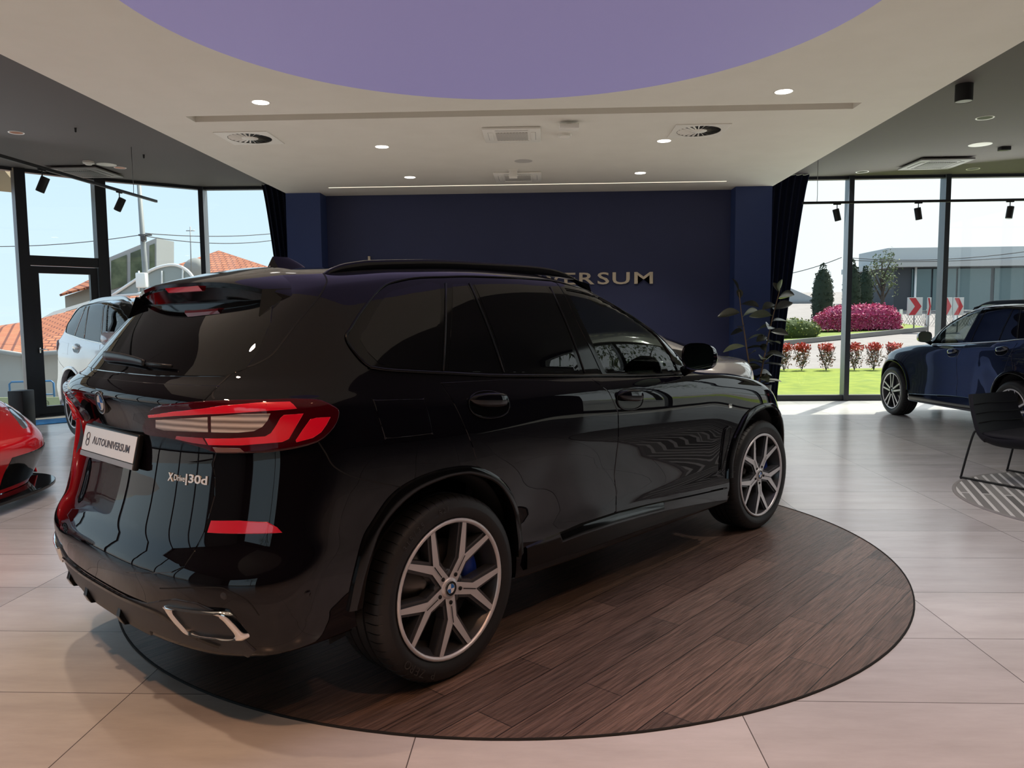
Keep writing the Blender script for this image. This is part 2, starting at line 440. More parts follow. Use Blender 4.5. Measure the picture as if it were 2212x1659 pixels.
# ------------------------------------------------------------------ hero car
CARP=(-1.12898,3.65963,.87722)
CARM=Matrix.Translation((CARP[0],CARP[1],0))@Matrix.Rotation(CARP[2],4,'Z'); CARI=CARM.inverted(); CARI3=CARI.to_3x3()
def cray(u,v): return CARI@CO, (CARI3@ray(u,v)).normalized()
def c_y(u,v,y):
    o,d=cray(u,v); return o+d*((y-o.y)/d.y)
def c_x(u,v,x):
    o,d=cray(u,v); return o+d*((x-o.x)/d.x)
def suv_rings():
    return [
     dict(xr=-.80,L=.40,n=2.8,xf=3.50,Lf=.5,nf=2.6,w=.74,z=[(-1,.36),(-.5,.34),(0,.30),(2.6,.27),(3.6,.24)]),
     dict(xr=-.945,L=.40,n=2.7,xf=3.72,Lf=.6,nf=2.5,w=[(-.9,.945),(0,.93),(3.0,.93),(3.7,.90)],z=[(-1,.30),(-.8,.33),(-.6,.35),(-.4,.35),(.2,.33),(.5,.30),(2.4,.27),(3,.26),(3.7,.24)],sharp=.5),
     dict(xr=-1.0,L=.42,n=2.65,xf=3.80,Lf=.65,nf=2.5,w=[(-.9,.965),(0,.965),(.6,.955),(2.4,.955),(3.0,.97),(3.7,.94)],z=[(-1,.47),(-.5,.47),(.45,.42),(1,.43),(2.4,.37),(3,.40),(3.7,.42)],sharp=.3),
     dict(xr=-1.02,L=.43,n=2.6,xf=3.83,Lf=.7,nf=2.4,w=[(-.9,.975),(0,.975),(.6,.948),(2.4,.948),(3.0,.98),(3.7,.95)],z=[(-1,.60),(-.5,.60),(.45,.56),(2.4,.54),(3,.56),(3.7,.58)]),
     dict(xr=-.965,L=.42,n=2.5,xf=3.84,Lf=.75,nf=2.4,w=[(-.9,.97),(0,.975),(.7,.952),(2.2,.952),(3.0,.98),(3.7,.95)],z=[(-1,.72),(0,.74),(3.0,.72),(3.8,.70)]),
     dict(xr=-.925,L=.42,n=2.5,xf=3.82,Lf=.8,nf=2.3,w=[(-.9,.968),(0,.978),(.7,.962),(2.2,.960),(3.0,.978),(3.7,.94)],z=[(-1,.90),(0,.90),(3.0,.87),(3.8,.82)]),
     dict(xr=-.91,L=.43,n=2.5,xf=3.78,Lf=.85,nf=2.3,w=[(-.9,.965),(0,.975),(.7,.962),(2.2,.958),(3.0,.965),(3.7,.92)],z=[(-1,1.06),(0,1.05),(1,1.03),(3.0,.98),(3.4,.92),(3.8,.88)]),
     dict(xr=-.962,L=.46,n=2.3,xf=3.72,Lf=.95,nf=2.2,w=[(-.9,.955),(-.4,.955),(.2,.958),(2.2,.945),(3.0,.935),(3.6,.88)],z=[(-1,1.208),(-.6,1.19),(-.3,1.165),(.3,1.13),(1,1.11),(2.2,1.075),(2.9,1.045),(3.3,.99),(3.7,.93)],sharp=.25),
     dict(xr=-.935,L=.48,n=2.3,xf=3.45,Lf=1.1,nf=2.1,w=[(-.9,.935),(0,.935),(2.2,.925),(3.0,.90)],z=[(-1,1.245),(-.3,1.228),(.3,1.185),(1,1.16),(2.2,1.125),(2.7,1.10),(3.2,1.05),(3.5,.985)],zc=0),
     dict(xr=-.885,L=.50,n=2.4,xf=2.50,Lf=.5,nf=2.3,w=[(-.9,.915),(-.4,.915),(0,.912),(2.2,.895),(2.5,.88)],z=[(-1,1.275),(-.35,1.29),(0,1.27),(.4,1.235),(1,1.20),(1.9,1.16),(2.2,1.15),(2.5,1.145)],sharp=.6),
     dict(xr=-.735,L=.42,n=2.7,xf=2.08,Lf=.42,nf=2.4,w=[(-.7,.845),(0,.855),(1,.845),(1.7,.835),(2.1,.80)],z=[(-.8,1.43),(0,1.46),(1,1.45),(1.7,1.41),(2.1,1.38)]),
     dict(xr=-.545,L=.32,n=4,xf=1.60,Lf=.50,nf=2.5,w=[(-.6,.73),(-.2,.765),(.4,.775),(1,.765),(1.5,.72)],z=[(-.6,1.575),(-.35,1.62),(0,1.655),(.5,1.675),(.9,1.668),(1.3,1.62),(1.6,1.56)],sharp=.35),
     dict(xr=-.475,L=.28,n=4,xf=1.38,Lf=.40,nf=2.6,w=[(-.5,.60),(0,.64),(.8,.64),(1.4,.58)],z=[(-.5,1.655),(0,1.70),(.5,1.718),(.9,1.712),(1.3,1.665)],sharp=.2),
     dict(xr=-.43,L=.3,n=3,xf=1.25,Lf=.4,nf=2.6,w=0.0,z=[(-.5,1.70),(0,1.735),(.5,1.75),(.9,1.742),(1.3,1.705)]),
    ]
ARCH_R_OUT=[(-.51,.44),(-.488,.551),(-.44,.687),(-.388,.750),(-.31,.826),(-.22,.866),(-.098,.888),(.03,.89),(.13,.876),(.246,.829),(.36,.739),(.433,.599),(.455,.43)]
ARCH_R_IN=[(-.445,.44),(-.43,.56),(-.361,.714),(-.214,.815),(-.057,.850),(.05,.852),(.126,.838),(.271,.773),(.374,.647),(.405,.52),(.408,.42)]
def px2f(body, pts, frame, inv=None):
    out=[]
    for u,v in pts:
        o,d=cray(u,v); h=body.bvh.ray_cast(o,d)
        if h[0] is None:
            best=None
            for k in range(200):
                p=o+d*(2.5+k*.02); q=body.bvh.find_nearest(p)
                if best is None or q[3]<best[1]: best=(q[0],q[3])
            h=(best[0],)
        out.append(frame.to(h[0]))
    return out
def px3(body, pts, off=0.0):
    out=[]
    for u,v in pts:
        o,d=cray(u,v); h=body.bvh.ray_cast(o,d)
        if h[0] is None:
            best=None
            for k in range(200):
                p=o+d*(2.5+k*.02); q=body.bvh.find_nearest(p)
                if best is None or q[3]<best[1]: best=(q[0],q[3],q[2])
            out.append(best[0]+body.normal(best[0],best[2])*off); continue
        n=body.normal(h[0],h[2]); out.append(h[0]+n*off)
    return out
def band(body, name, A, B_, frame, profile, mats, parent, closed=False, mirror=False, dens=.02, mi=0):
    """strip between two outlines in the frame's plane; profile = [(t across 0..1, height)]"""
    a=resample([Vector((p[0],p[1],0)) for p in A],dens,closed); n=len(a)
    b=resample([Vector((p[0],p[1],0)) for p in B_],dens/4,closed)
    # match by fraction of length
    def at(P,f):
        L=[0]
        Q=P+([P[0]] if closed else [])
        for i in range(1,len(Q)): L.append(L[-1]+(Q[i]-Q[i-1]).length)
        t=f*L[-1]; k=max(0,min(len(Q)-2,int(np.searchsorted(L,t))-1)); s_=(t-L[k])/max(1e-9,L[k+1]-L[k]); return Q[k].lerp(Q[k+1],s_)
    G=[]
    for i in range(n):
        f=i/(n if closed else n-1); p=at(a,f); q=at(b,f); row=[]
        for t,h in profile:
            m=p.lerp(q,t); co,nn=body.cast(frame.o(Vector((m.x,m.y))),frame.d)
            if nn.dot(frame.d)>0: nn=-nn
            row.append(co+nn*h)
        G.append(row)
    mb=MB(); mb.grid(G,mi,closed)
    if mirror: mb.mirror_y()
    return mb.build(name,mats,parent,weld=True,autosmooth=R(50))
def seam_mb(body, pts, w=.005, off=.0006):
    mb=MB(); P=smooth_path(pts,6); G=[]
    for i,p in enumerate(P):
        t=(P[min(i+1,len(P)-1)]-P[max(i-1,0)]).normalized(); co,n=body.near(p); s=t.cross(n).normalized()
        G.append([co-s*w/2+n*off,co+n*off,co+s*w/2+n*off])
    mb.grid(G); return mb
def ellipse(cx,cz,a,b,n=28,p=2.0,rot=0):
    out=[]
    for i in range(n):
        t=2*PI*i/n; c,s=math.cos(t),math.sin(t)
        x=a*math.copysign(abs(c)**(2/p),c); y=b*math.copysign(abs(s)**(2/p),s)
        out.append((cx+x*math.cos(rot)-y*math.sin(rot),cz+x*math.sin(rot)+y*math.cos(rot)))
    return out

# ------------------------------------------------------------------ wheels
def roundel(r, parent, mtx, name='roundel'):
    mb=MB(); mb.lathe([(0,.0),(r*.62,.0),(r*.62,.001),(r*.66,.0016),(r*.66,.0005),(r*.92,.0005),(r*.95,.0022),(r,.0018),(r,-.016)],40,0,'z',mis=[0,0,1,1,0,0,1,0,0])
    for q in range(4):
        poly=[(0,0)]+[(r*.61*math.cos(PI/2*q+PI/2*k/8),r*.61*math.sin(PI/2*q+PI/2*k/8)) for k in range(9)]
        mb.prism(poly,.0002,.0012,2 if q in(1,3) else 3)
    mb.xf(mtx)
    return mb.build(name,[M['satin_black'],M['chrome'],M['badge_white'],M['badge_blue']],parent)
def rim_star(nsp, r_hub, r_fork, r_rim, spread, w0, w1, w2, y0, yh):
    """five double spokes as flat outlines: returns list of (outline 2-D, ) per spoke"""
    arms=[]
    for k in range(nsp):
        a=-PI/2+R(3)+2*PI*k/nsp
        def pt(r,ang,off): 
            c,s=math.cos(ang),math.sin(ang); return (r*c-off*s,r*s+off*c)
        L=[]
        # left arm outer edge, from hub to rim, then fork and right arm
        L.append(pt(r_hub,a,-w0)); L.append(pt(r_fork,a,-w0*.92))
        al,ar=a-spread,a+spread
        L.append(pt(r_rim,al,-w2)); L.append(pt(r_rim,al,w2))
        L.append(pt(r_fork+.026,a,0))
        L.append(pt(r_rim,ar,-w2)); L.append(pt(r_rim,ar,w2))
        L.append(pt(r_fork,a,w0*.92)); L.append(pt(r_hub,a,w0))
        arms.append(L)
    return arms
def spoke_mesh(arms, mb, yface, ythick, mi_face, mi_side, grow=0.0, hubr=.07, dish=.0):
    for L in arms:
        P=[Vector((x,y)) for x,y in L]
        if grow: P=inset_poly(P,-grow)
        n=len(P)
        # dish: the face lies deeper towards the hub
        def yy(p): 
            r=p.length; return yface+dish*max(0,1-(r-.06)/.2)
        vs=[Vector((p.x,yy(p),p.y)) for p in P]+[Vector((p.x,yy(p)+ythick,p.y)) for p in P]
        fs=[]; ms=[]
        tri=[(0,1,8),(1,7,8),(1,4,7),(1,2,3),(1,3,4),(4,5,7),(5,6,7)]
        for t in tri: fs.append(t); ms.append(mi_face)
        for i in range(n): fs.append((i,(i+1)%n,n+(i+1)%n,n+i)); ms.append(mi_side)
        b=len(mb.v); mb.v.extend([tuple(q) for q in vs])
        for f,m in zip(fs,ms): mb.f.append(tuple(b+q for q in f)); mb.m.append(m); mb.sm.append(False)
def arc_text(mb, txt, r, a_mid, size, y, flip=False, mi=0, gap=.66):
    n=len(txt)
    for i,ch in enumerate(txt):
        if ch==' ': continue
        a=a_mid+(-(i-(n-1)/2)*size*gap/r if not flip else (i-(n-1)/2)*size*gap/r)
        t=text_mb(ch,size,.0016,mi,1.0,.0)
        # glyph plane x,y -> wheel plane x,z ; up = outward
        up=Vector((math.cos(a),0,math.sin(a)))*(-1 if flip else 1); rt=Vector((math.sin(a),0,-math.cos(a)))*(-1 if flip else 1)
        base=Vector((r*math.cos(a),y,r*math.sin(a))); nrm=Vector((0,-1,0))
        mb.add([base+rt*p[0]+up*p[1]+nrm*p[2] for p in t.v],t.f,mi)
def make_wheel(name, parent, loc, rr=.383, rim=.288, width=.30, side=-1, steer=0, style='y5', lettering=True, brake=True, bright=True, cap='roundel'):
    """outer face towards -y (side=-1); returns the wheel's empty"""
    w=empty(name,loc,0,parent); w.rotation_euler=(0,0,steer+(PI if side>0 else 0))
    # tyre, outer face at y=0 -> inner at y=width
    def prof(groove):
        g=.004 if groove else 0
        P=[(rim-.006,.02),(rim+.004,.012),(rim+.02,.004),(rim+.045,-.001),(rr-.045,.0),(rr-.022,.008),(rr-.010-g*.5,.020),(rr-.003-g,.034),(rr-g,.05),(rr-g,.075)]
        x=.075
        for k in range(3):
            gx=.09+k*(width-.18-.012)/2
            P+=[(rr,gx),(rr-.008,gx+.001),(rr-.008,gx+.011),(rr,gx+.012)]
        P+=[(rr-g,width-.075),(rr-g,width-.05),(rr-.004-g,width-.034),(rr-.03,width-.005),(rim+.03,width),(rim,width-.02)]
        return P
    tb=MB(); nb=60; cols=[]
    for k in range(nb):
        for da,g in ((0,True),(.45,True),(.6,False),(5.85,False)): cols.append((R(k*6+da),g))
    G=[[Vector((r*math.cos(a),y,r*math.sin(a))) for r,y in prof(g)] for a,g in cols]
    tb.grid(G,0,True)
    ty=tb.build('tyre',[M['rubber']],w,weld=True,autosmooth=R(32))
    if lettering:
        for tx_,am,sz_ in (('315/35',128,.034),('R21',98,.030),('P',249,.046),('ZERO',230.5,.046)):
            lt=MB(); arc_text(lt,tx_,rr-.044,R(am),sz_,-.001,gap=.68); lt.build('tyre_lettering',[M['rubber_text']],w)
    # rim barrel
    rb=MB(); rb.lathe([(rim-.012,.05),(rim+.002,.008),(rim-.004,.002),(rim-.013,.004),(rim-.017,.012),(rim-.020,.035),(rim-.035,.06),(rim-.05,width*.75),(rim-.02,width-.02)],64,0,'y',mis=[0,1,1,1,0,0,0,0])
    rb.build('rim_barrel',[M['dark_alloy'],M['bright_alloy'] if bright else M['dark_alloy']],w)
    sp=MB()
    if style=='y5':
        arms=rim_star(5,.035,.125,rim-.016,R(17.3),.026,.016,.0112,0,0)
        spoke_mesh(arms,sp,.017,.05,0,0,.013,dish=.016)
        spoke_mesh(arms,sp,.009,.012,1,0,0,dish=.016)
        for k in range(5):      # dark slots and bolts
            a=-PI/2+R(3)+2*PI*k/5
            c,s=math.cos(a),math.sin(a)
            def q(r,o,y): return Vector((r*c-o*s,y,r*s+o*c))
            for o in (-.006,): sp.add([q(.075,-.0022,.0195),q(.145,-.0022,.0135),q(.145,.0022,.0135),q(.075,.0022,.0195)],[(0,1,2,3)],2)
            b0=len(sp.v); sp.lathe([(0,-.001),(.0085,-.001),(.0085,.012)],12,2,'y',(.060*c,.0215,.060*s))
            b=a+PI/5; sp.lathe([(0,0),(.017,0),(.02,.004),(.02,.03)],14,0,'y',(.062*math.cos(b),.03,.062*math.sin(b)))
    else:
        for k in range(5):
            a=PI/2+2*PI*k/5
            for o in (-.034,.034):
                c,s=math.cos(a),math.sin(a)
                def q(r,oo): return (r*c-oo*s,r*s+oo*c)
                for grow,y,t,m in ((.008,.014,.04,0),(0,.009,.012,1)):
                    P=[q(.05,o*.55-.012-grow),q(rim-.018,o*1.5-.011-grow),q(rim-.018,o*1.5+.011+grow),q(.05,o*.55+.012+grow)]
                    n=4; vs=[Vector((x,y,z)) for x,z in P]+[Vector((x,y+t,z)) for x,z in P]
                    b=len(sp.v); sp.v.extend([tuple(v) for v in vs])
                    for f,mm in [((0,1,2,3),m)]+[((i,(i+1)%4,4+(i+1)%4,4+i),0) for i in range(4)]:
                        sp.f.append(tuple(b+i for i in f)); sp.m.append(mm); sp.sm.append(False)
    sp.lathe([(0,.020),(.038,.020),(.045,.026),(.05,.06)],32,1 if style=='y5' else 0,'y')
    so=sp.build('spokes',[M['dark_alloy'],M['bright_alloy'],M['matte_black']],w)
    if cap=='roundel':
        roundel(.031,w,Matrix.Translation((0,.0185,0))@Matrix.Rotation(PI/2,4,'X'),'hub_cap')
    if brake:
        bk=MB(); bk.lathe([(.05,.09),(.09,.085),(.095,.10),(.19,.10),(.19,.125),(.05,.125)],48,0,'y'); bk.build('brake_disc',[M['disc_metal']],w)
        cp=MB(); 
        for i in range(10):
            pass
        cp.lathe([(.135,.075),(.205,.072),(.212,.085),(.212,.14),(.135,.14)],14,0,'y',closed=True,a0=R(-14),a1=R(42)); cp.build('brake_caliper',[M['caliper']],w)
    bp=MB(); bp.lathe([(0,.16),(rim-.045,.15)],40,0,'y'); bp.build('wheel_back_plate',[M['matte_black']],w)
    return w
def build_hero():
    root=empty('suv',(CARP[0],CARP[1],0),CARP[2])
    tag(root,'large glossy black SUV on the round wood platform, seen from its rear corner','car')
    B=Body(suv_rings())
    bk=M['black_paint']; gt=M['gloss_trim']
    # ---- outlines in the side plane (x, z)
    def S(pts): return [tuple(q) for q in px2f(B,pts,SIDE)]
    def sx(P): return [(-p[0] if SIDE.a.x<0 else p[0],p[1]) for p in P]   # car x,z -> frame coords
    dlo=smooth2([(747,729),(758,708),(775,680),(795,653),(812,633),(837,614),(891,602),(958,599),(1019,598),(1114,601.5),(1192,608),(1253,624),(1326,645),(1375,673),(1424,717),(1456,758),(1474,806),(1277,810),(1081,810),(954,804.5),(843,800),(797,792),(764,760)],5)
    fglass=[(1219,624),(1253,630),(1300,641),(1345,661),(1385,691),(1420,727),(1448,767),(1464,803),(1308,805),(1291,768),(1273,728),(1247,675)]
    fg=S(fglass); fgc=[(p[0]*(1 if SIDE.a.x>0 else -1),p[1]) for p in fg]
    sgn=1 if SIDE.a.x>0 else -1
    arch=[]
    for x0,kx in ((0,1),(2.975,1)):
        arch.append([(x0+b[0]*1.045,.385+(b[1]-.385)*1.045) for b in smooth2(ARCH_R_IN,3,False)]+[(x0+.43,.1),(x0-.47,.1)])
    WV0,WV1,WU=9*NV+3,11*NV+4,N1+N2+6
    def cut(c,v,u):
        if abs(c.y)>.5:
            for A in arch:
                if inside((c.x,c.z),A): return True
            if c.z>1.1 and inside((c.x,c.z),fgc): return True
        if WV0<=v<=WV1 and u>=WU: return True
        return False
    B.mesh('body_shell',[bk],root,cut)
    # windscreen straight from the body surface
    mb=MB(); G=B.G[WV0-1:WV1+3,WU-1:]; g=[[Vector(p) for p in r_] for r_ in G]; mb.grid(g); g2=[[Vector((p.x,-p.y,p.z)) for p in r_][::-1] for r_ in g]; mb.grid(g2)
    mb.build('windscreen',[M['tint_glass']],root,weld=True,autosmooth=R(60))
    # ---- side panels, both sides
    for mir in (False,True):
        def pn(name,poly,off,mats,**k): return panel(B,name,poly,SIDE,off,mats,root,mirror=mir,**k)
        def X(P): return [(sgn*x,z) for x,z in P]
        rear_door=[(-.004,1.232),(.035,1.155),(.088,1.034),(.133,.937),(.150,.872),(.25,.82),(.36,.72),(.43,.58),(.448,.442),(.9,.466),(1.19,.462),(1.203,.56),(1.180,.666),(1.204,.849),(1.199,.993),(1.125,1.105),(1.026,1.178),(.7,1.197),(.37,1.220)]
        pn('rear_door',X(rear_door),.003,[bk])
        front_door=[(1.036,1.177),(1.135,1.105),(1.210,.993),(1.216,.849),(1.192,.666),(1.215,.56),(1.203,.461),(1.48,.449),(2.245,.392),(2.257,.44),(2.318,.744),(2.330,.863),(2.297,.98),(2.218,1.055),(2.10,1.128),(1.9,1.14),(1.4,1.162)]
        pn('front_door',X(front_door),.003,[bk])
        # sill
        skirt=[(.475,.452),(.9,.476),(1.2,.473),(1.5,.457),(2.46,.388),(2.46,.315),(1.5,.325),(.6,.345),(.47,.37)]
        band(B,'side_skirt',X([(.475,.452),(.9,.474),(1.2,.471),(1.5,.455),(2.0,.418),(2.46,.386)]),X([(.475,.335),(.9,.318),(1.2,.312),(1.5,.306),(2.0,.292),(2.46,.283)]),SIDE,[(0,.0),(.07,.012),(.4,.016),(.85,.022),(1,.0)],[gt],root,mirror=mir)
        fuel=S([(806,866),(812,863.5),(911,861),(917,864),(934,933),(930,938),(836,948),(830,944)])
        pn('fuel_flap',smooth2(fuel,3),.0025,[bk])
        # glass trim and panes
        tr=S(dlo); 
        xs=[p[0] for p in tr]
        # rear part of the window surround (solid), split just behind the front pane
        Arear=S([(747,729),(758,708),(775,680),(795,653),(812,633),(837,614),(891,602),(958,599),(1019,598),(1114,601.5),(1194,608),(1213,620),(1240,668),(1267,728),(1285,768),(1303,810),(1277,810),(1081,810),(954,804.5),(843,800),(797,792),(764,760)])
        pn('window_surround',Arear,.002,[gt])
        fo=S([(1192,606),(1253,621),(1302,634),(1350,654),(1392,686),(1428,722),(1458,763),(1478,809),(1300,810),(1280,768),(1258,722),(1232,668)])
        band(B,'front_window_surround',[*fo],[*fg],SIDE,[(0,-.002),(.05,.004),(.5,.005),(.95,.004),(1,-.012)],[gt],root,closed=True,mirror=mir)
        pn('front_door_window',fg,-.004,[M['tint_glass']],chamfer=0,base=-.004)
        pn('rear_door_window',S([(1022,614),(1060,612.5),(1114,613),(1177,619.5),(1190,640),(1214,700),(1236,757),(1252,804.5),(1150,805),(1094,804.5),(1074,742),(1050,680)]),.0035,[M['dark_glass']],chamfer=.002)
        pn('rear_door_quarter_window',S([(976,613.5),(1006,613),(1030,668),(1052,727),(1078,804),(1020,804),(967,801),(972,727)]),.0035,[M['dark_glass']],chamfer=.002)
        pn('rear_quarter_window',smooth2(S([(777,735),(790,708),(812,667),(833,638),(848,628),(895,618),(949,614),(947,727),(941,799),(880,795),(818,786)]),2),.0035,[M['dark_glass']],chamfer=.002)
        eb=MB(); eb.tube(px3(B,dlo,.004),.0045,6,closed=True)
        if mir: eb.mirror_y()
        eb.build('window_surround_edge',[gt],root)
        # pillar strips
        for k,(a,b) in enumerate((((1013,612),(1087,805)),((962,612),(956,802)),((1187,620),(1262,806)))):
            P=px3(B,[( (a[0]*(1-t)+b[0]*t)+(4 if k!=1 else 2)*math.sin(PI*t), a[1]*(1-t)+b[1]*t) for t in (0,.2,.4,.6,.8,1)],.004)
            tb=MB(); tb.tube(P,.0045,6)
            if mir: tb.mirror_y()
            tb.build('window_pillar_trim',[M['chrome'] if False else M['satin_black']],root)
        # belt moulding
        P=px3(B,[(797,793.5),(843,800),(954,806),(1081,812),(1277,812),(1400,811),(1480,808)],.004); tb=MB(); tb.tube(smooth_path(P,5),.0065,8)
        if mir: tb.mirror_y()
        tb.build('belt_moulding',[gt],root)
        # wheel arch trims, liners
        for x0 in (0,2.975):
            band(B,'wheel_arch_trim',[(sgn*(x0+x),z) for x,z in smooth2(ARCH_R_OUT,4,False)],[(sgn*(x0+x),z) for x,z in smooth2(ARCH_R_IN,4,False)],SIDE,[(0,.0),(.06,.012),(.5,.020),(.93,.016),(1,.006),(1.0,-.05)],[gt],root,mirror=mir)
            lb=MB(); lb.lathe([(.54,-.90),(.468,-.90),(.468,-.45),(.05,-.45)],40,0,'y',(x0-.01,0,.385),a0=R(-8),a1=R(188))
            if mir: lb.mirror_y()
            lb.build('wheel_well_liner',[M['matte_black']],root)
        # handles
        for (cx,cz) in ((.243,1.130),(1.322,1.062)):
            pn('handle_recess',X(ellipse(cx,cz-.008,.122,.056,32,2.3,-.08)),.007,[gt],chamfer=.006)
            tb=MB(); tb.tube([B.cast(SIDE.o(Vector(q_)),SIDE.d)[0]+Vector((0,-.007,0)) for q_ in X(ellipse(cx,cz-.008,.122,.056,36,2.3,-.08))],.0035,6,closed=True)
            if mir: tb.mirror_y()
            tb.build('handle_rim',[bk],root)
            hb=MB(); G=[]
            for i in range(17):
                t=-1+2*i/16; xx=cx+t*.118; zz=cz+.014-.08*t*.118; h=.031*(1-abs(t)**2.6)**.5+.001; out=.030*(1-t**4)+.006
                co,nn=B.cast(SIDE.o(Vector((sgn*xx,zz))),SIDE.d); row=[]
                for j in range(10):
                    a=2*PI*j/10; row.append(co+Vector((0,-1,0))*(out+.009*math.cos(a))+Vector((0,0,1))*h*math.sin(a))
                G.append(row+[row[0]])
            hb.grid(G)
            if mir: hb.mirror_y()
            ho=hb.build('door_handle',[bk],root)
        # roof rail
        rl=[(-.33,1.672),(-.30,1.690),(-.241,1.712),(-.16,1.727),(-.095,1.735),(.1,1.748),(.309,1.757),(.733,1.760),(1.0,1.757),(1.237,1.742),(1.42,1.712),(1.54,1.680)]
        rl=smooth2(rl,4,False); G=[]
        for i,(x,z) in enumerate(rl):
            t=i/(len(rl)-1); y=-.612-.02*math.sin(PI*t)*0+(.0 if t<.7 else -(t-.7)*.12)
            hh=B.bvh.ray_cast(Vector((x,y,3)),Vector((0,0,-1)))[0]; k_=max(0,(t-.70)/.30); k_=k_*k_*(3-2*k_); zt=z*(1-k_)+(hh.z+.012)*k_; zb=min(z-.012,hh.z-.004 if t<.06 or t>.9 else max(z-.045,hh.z-.004))
            w=.017
            ring=[(y-w,zb),(y-w,zt-.012),(y-w*.6,zt-.002),(y,zt),(y+w*.6,zt-.003),(y+w,zt-.014),(y+w,zb)]
            G.append([Vector((x,a,b)) for a,b in ring]+[Vector((x,ring[0][0],ring[0][1]))])
        rb=MB(); rb.grid(G)
        if mir: rb.mirror_y()
        rb.build('roof_rail',[gt],root,weld=True,autosmooth=R(40))
        # door mirror
        mr=MB(); c=Vector((1.885,-1.075,1.262)); G=[]
        for i in range(13):
            t=i/12; x=c.x-.045+.135*t; k=(1-max(0,(t-.25)/.75)**2.4)**.5 if t>.25 else 1.0
            k=max(k,.05); hw=.105*k*(.97+.03*t); hh=.078*k; row=[]
            for j in range(24):
                a=2*PI*j/24; ca,sa=math.cos(a),math.sin(a); p=3.0
                yy=math.copysign(abs(ca)**(2/p),ca)*hw; zz=math.copysign(abs(sa)**(2/p),sa)*hh
                row.append(Vector((x,c.y+yy+.02*t,c.z+zz-.02*t*(1 if zz>0 else 0))))
            G.append(row+[row[0]])
        mr.grid(G); mr.v.append(tuple(c+Vector((.09,.02,-.01))))
        lip=[p for p in G[0]]; 
        mr.add([p for p in lip[:-1]]+[p*1.0+Vector((.012,(c.y-p.y)*.08,(c.z-p.z)*.08)) for p in lip[:-1]],[(i,(i+1)%24,24+(i+1)%24,24+i) for i in range(24)],0,True)
        if mir: mr.mirror_y()
        ml=mr.build('door_mirror',[bk],root)
        mg=MB(); Pm=[p+Vector((.010,(c.y-p.y)*.08,(c.z-p.z)*.08)) for p in lip[:-1]]; mg.add(Pm,[tuple(range(24))])
        if mir: mg.mirror_y()
        mg.build('mirror_glass',[mat('mirror_silver',(.55,.8,.74),.02,1)],ml)
        ma=MB(); ma.tube([(1.93,-.93,1.165),(1.93,-.97,1.185),(1.925,-1.02,1.21)],[.03,.03,.032],10,squash=.7)
        if mir: ma.mirror_y()
        ma.build('mirror_arm',[gt],ml)
        # air vent behind the front wheel
        vent=[(2.41,.735),(2.425,.77),(2.465,.782),(2.485,.77),(2.47,.68),(2.43,.58),(2.40,.52),(2.385,.505),(2.395,.60)]
        vo=pn('side_air_vent',X(vent),.008,[gt],chamfer=.008)
        tb=MB(); P=[B.cast(SIDE.o(Vector((sgn*x,z))),SIDE.d)[0]+Vector((0,-.009,0)) for x,z in resample2(vent,.03)]; tb.tube(P,.0035,6,closed=True)
        if mir: tb.mirror_y()
        tb.build('vent_rim',[M['satin_black']],vo)
        bg=[(2.462,.928),(2.498,.926),(2.498,.900),(2.462,.902)]
        pn('fender_badge',X(bg),.004,[M['chrome']],chamfer=.001,step=.01,dens=.01)
        # tail light
        lens=smooth2(px2f(B,[(312.5,919),(316.6,903),(327,882),(352,872.6),(400,868),(449.7,865),(510,863),(570,862),(620,860.5),(664,861),(695,864),(724,878),(733.6,890),(728,913),(711.7,936),(687,955),(643,968),(600,975),(570,978),(510,979.5),(466,979),(445.6,971),(400,957),(362,946),(329,942),(318,934)],CORNER),2)
        tl=panel(B,'tail_light',lens,CORNER,.017,[M['lens_dark']],root,mirror=mir,chamfer=.010,step=.018,dens=.010)
        def q(pts): return px2f(B,[(300+a/4.809,830+b/4.809) for a,b in pts],CORNER)
        def lp(name,pts,m,off=.0182,sm=0): 
            P=q(pts); 
            if sm: P=smooth2(P,sm)
            return panel(B,name,P,CORNER,off,[m],tl,mirror=mir,chamfer=.0015,base=.0168,step=.02,dens=.012)
        lp('upper_light_bar',[(135,300),(400,268),(700,245),(900,225),(1300,208),(1570,203),(1605,225),(1640,258),(1300,278),(1000,292),(700,300),(400,312),(140,328)],M['lens_red'])
        lp('lower_light_bar',[(720,545),(1000,545),(1330,527),(1385,495),(1440,410),(1475,345),(1510,315),(1705,303),(1650,400),(1565,560),(1500,592),(1250,612),(1100,625),(760,622)],M['lens_red'])
        lp('lower_inner_bar',[(430,520),(700,540),(745,620),(600,600),(420,555)],M['lens_mid'])
        lp('side_light',[(1770,360),(1830,346),(1970,340),(1930,420),(1880,495),(1800,552),(1640,597),(1630,575),(1700,460)],M['lens_red'])
        lp('inner_reverse_light',[(215,348),(480,335),(748,325),(755,480),(520,472),(300,460),(215,435)],M['lens_clear'])
        lp('outer_reverse_light',[(782,318),(1100,300),(1380,300),(1350,370),(1300,430),(1220,472),(1060,487),(785,482)],M['lens_clear'])
        lp('small_clear_window',[(800,645),(1080,655),(1125,698),(835,700)],mat('smoky_clear_lens',(.22,.12,.11),.2,0,1))
        rf=px2f(B,[(455.5,1124),(515,1124),(578,1127),(599,1138.6),(611,1151),(530,1153.5),(447,1151)],CORNER)
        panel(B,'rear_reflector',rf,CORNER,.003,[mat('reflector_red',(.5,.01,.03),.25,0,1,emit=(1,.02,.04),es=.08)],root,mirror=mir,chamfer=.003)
        # exhaust tip
        c1=lambda pts:px3(B,[(100+a/4.366,1040+b/4.366) for a,b in pts],.004)
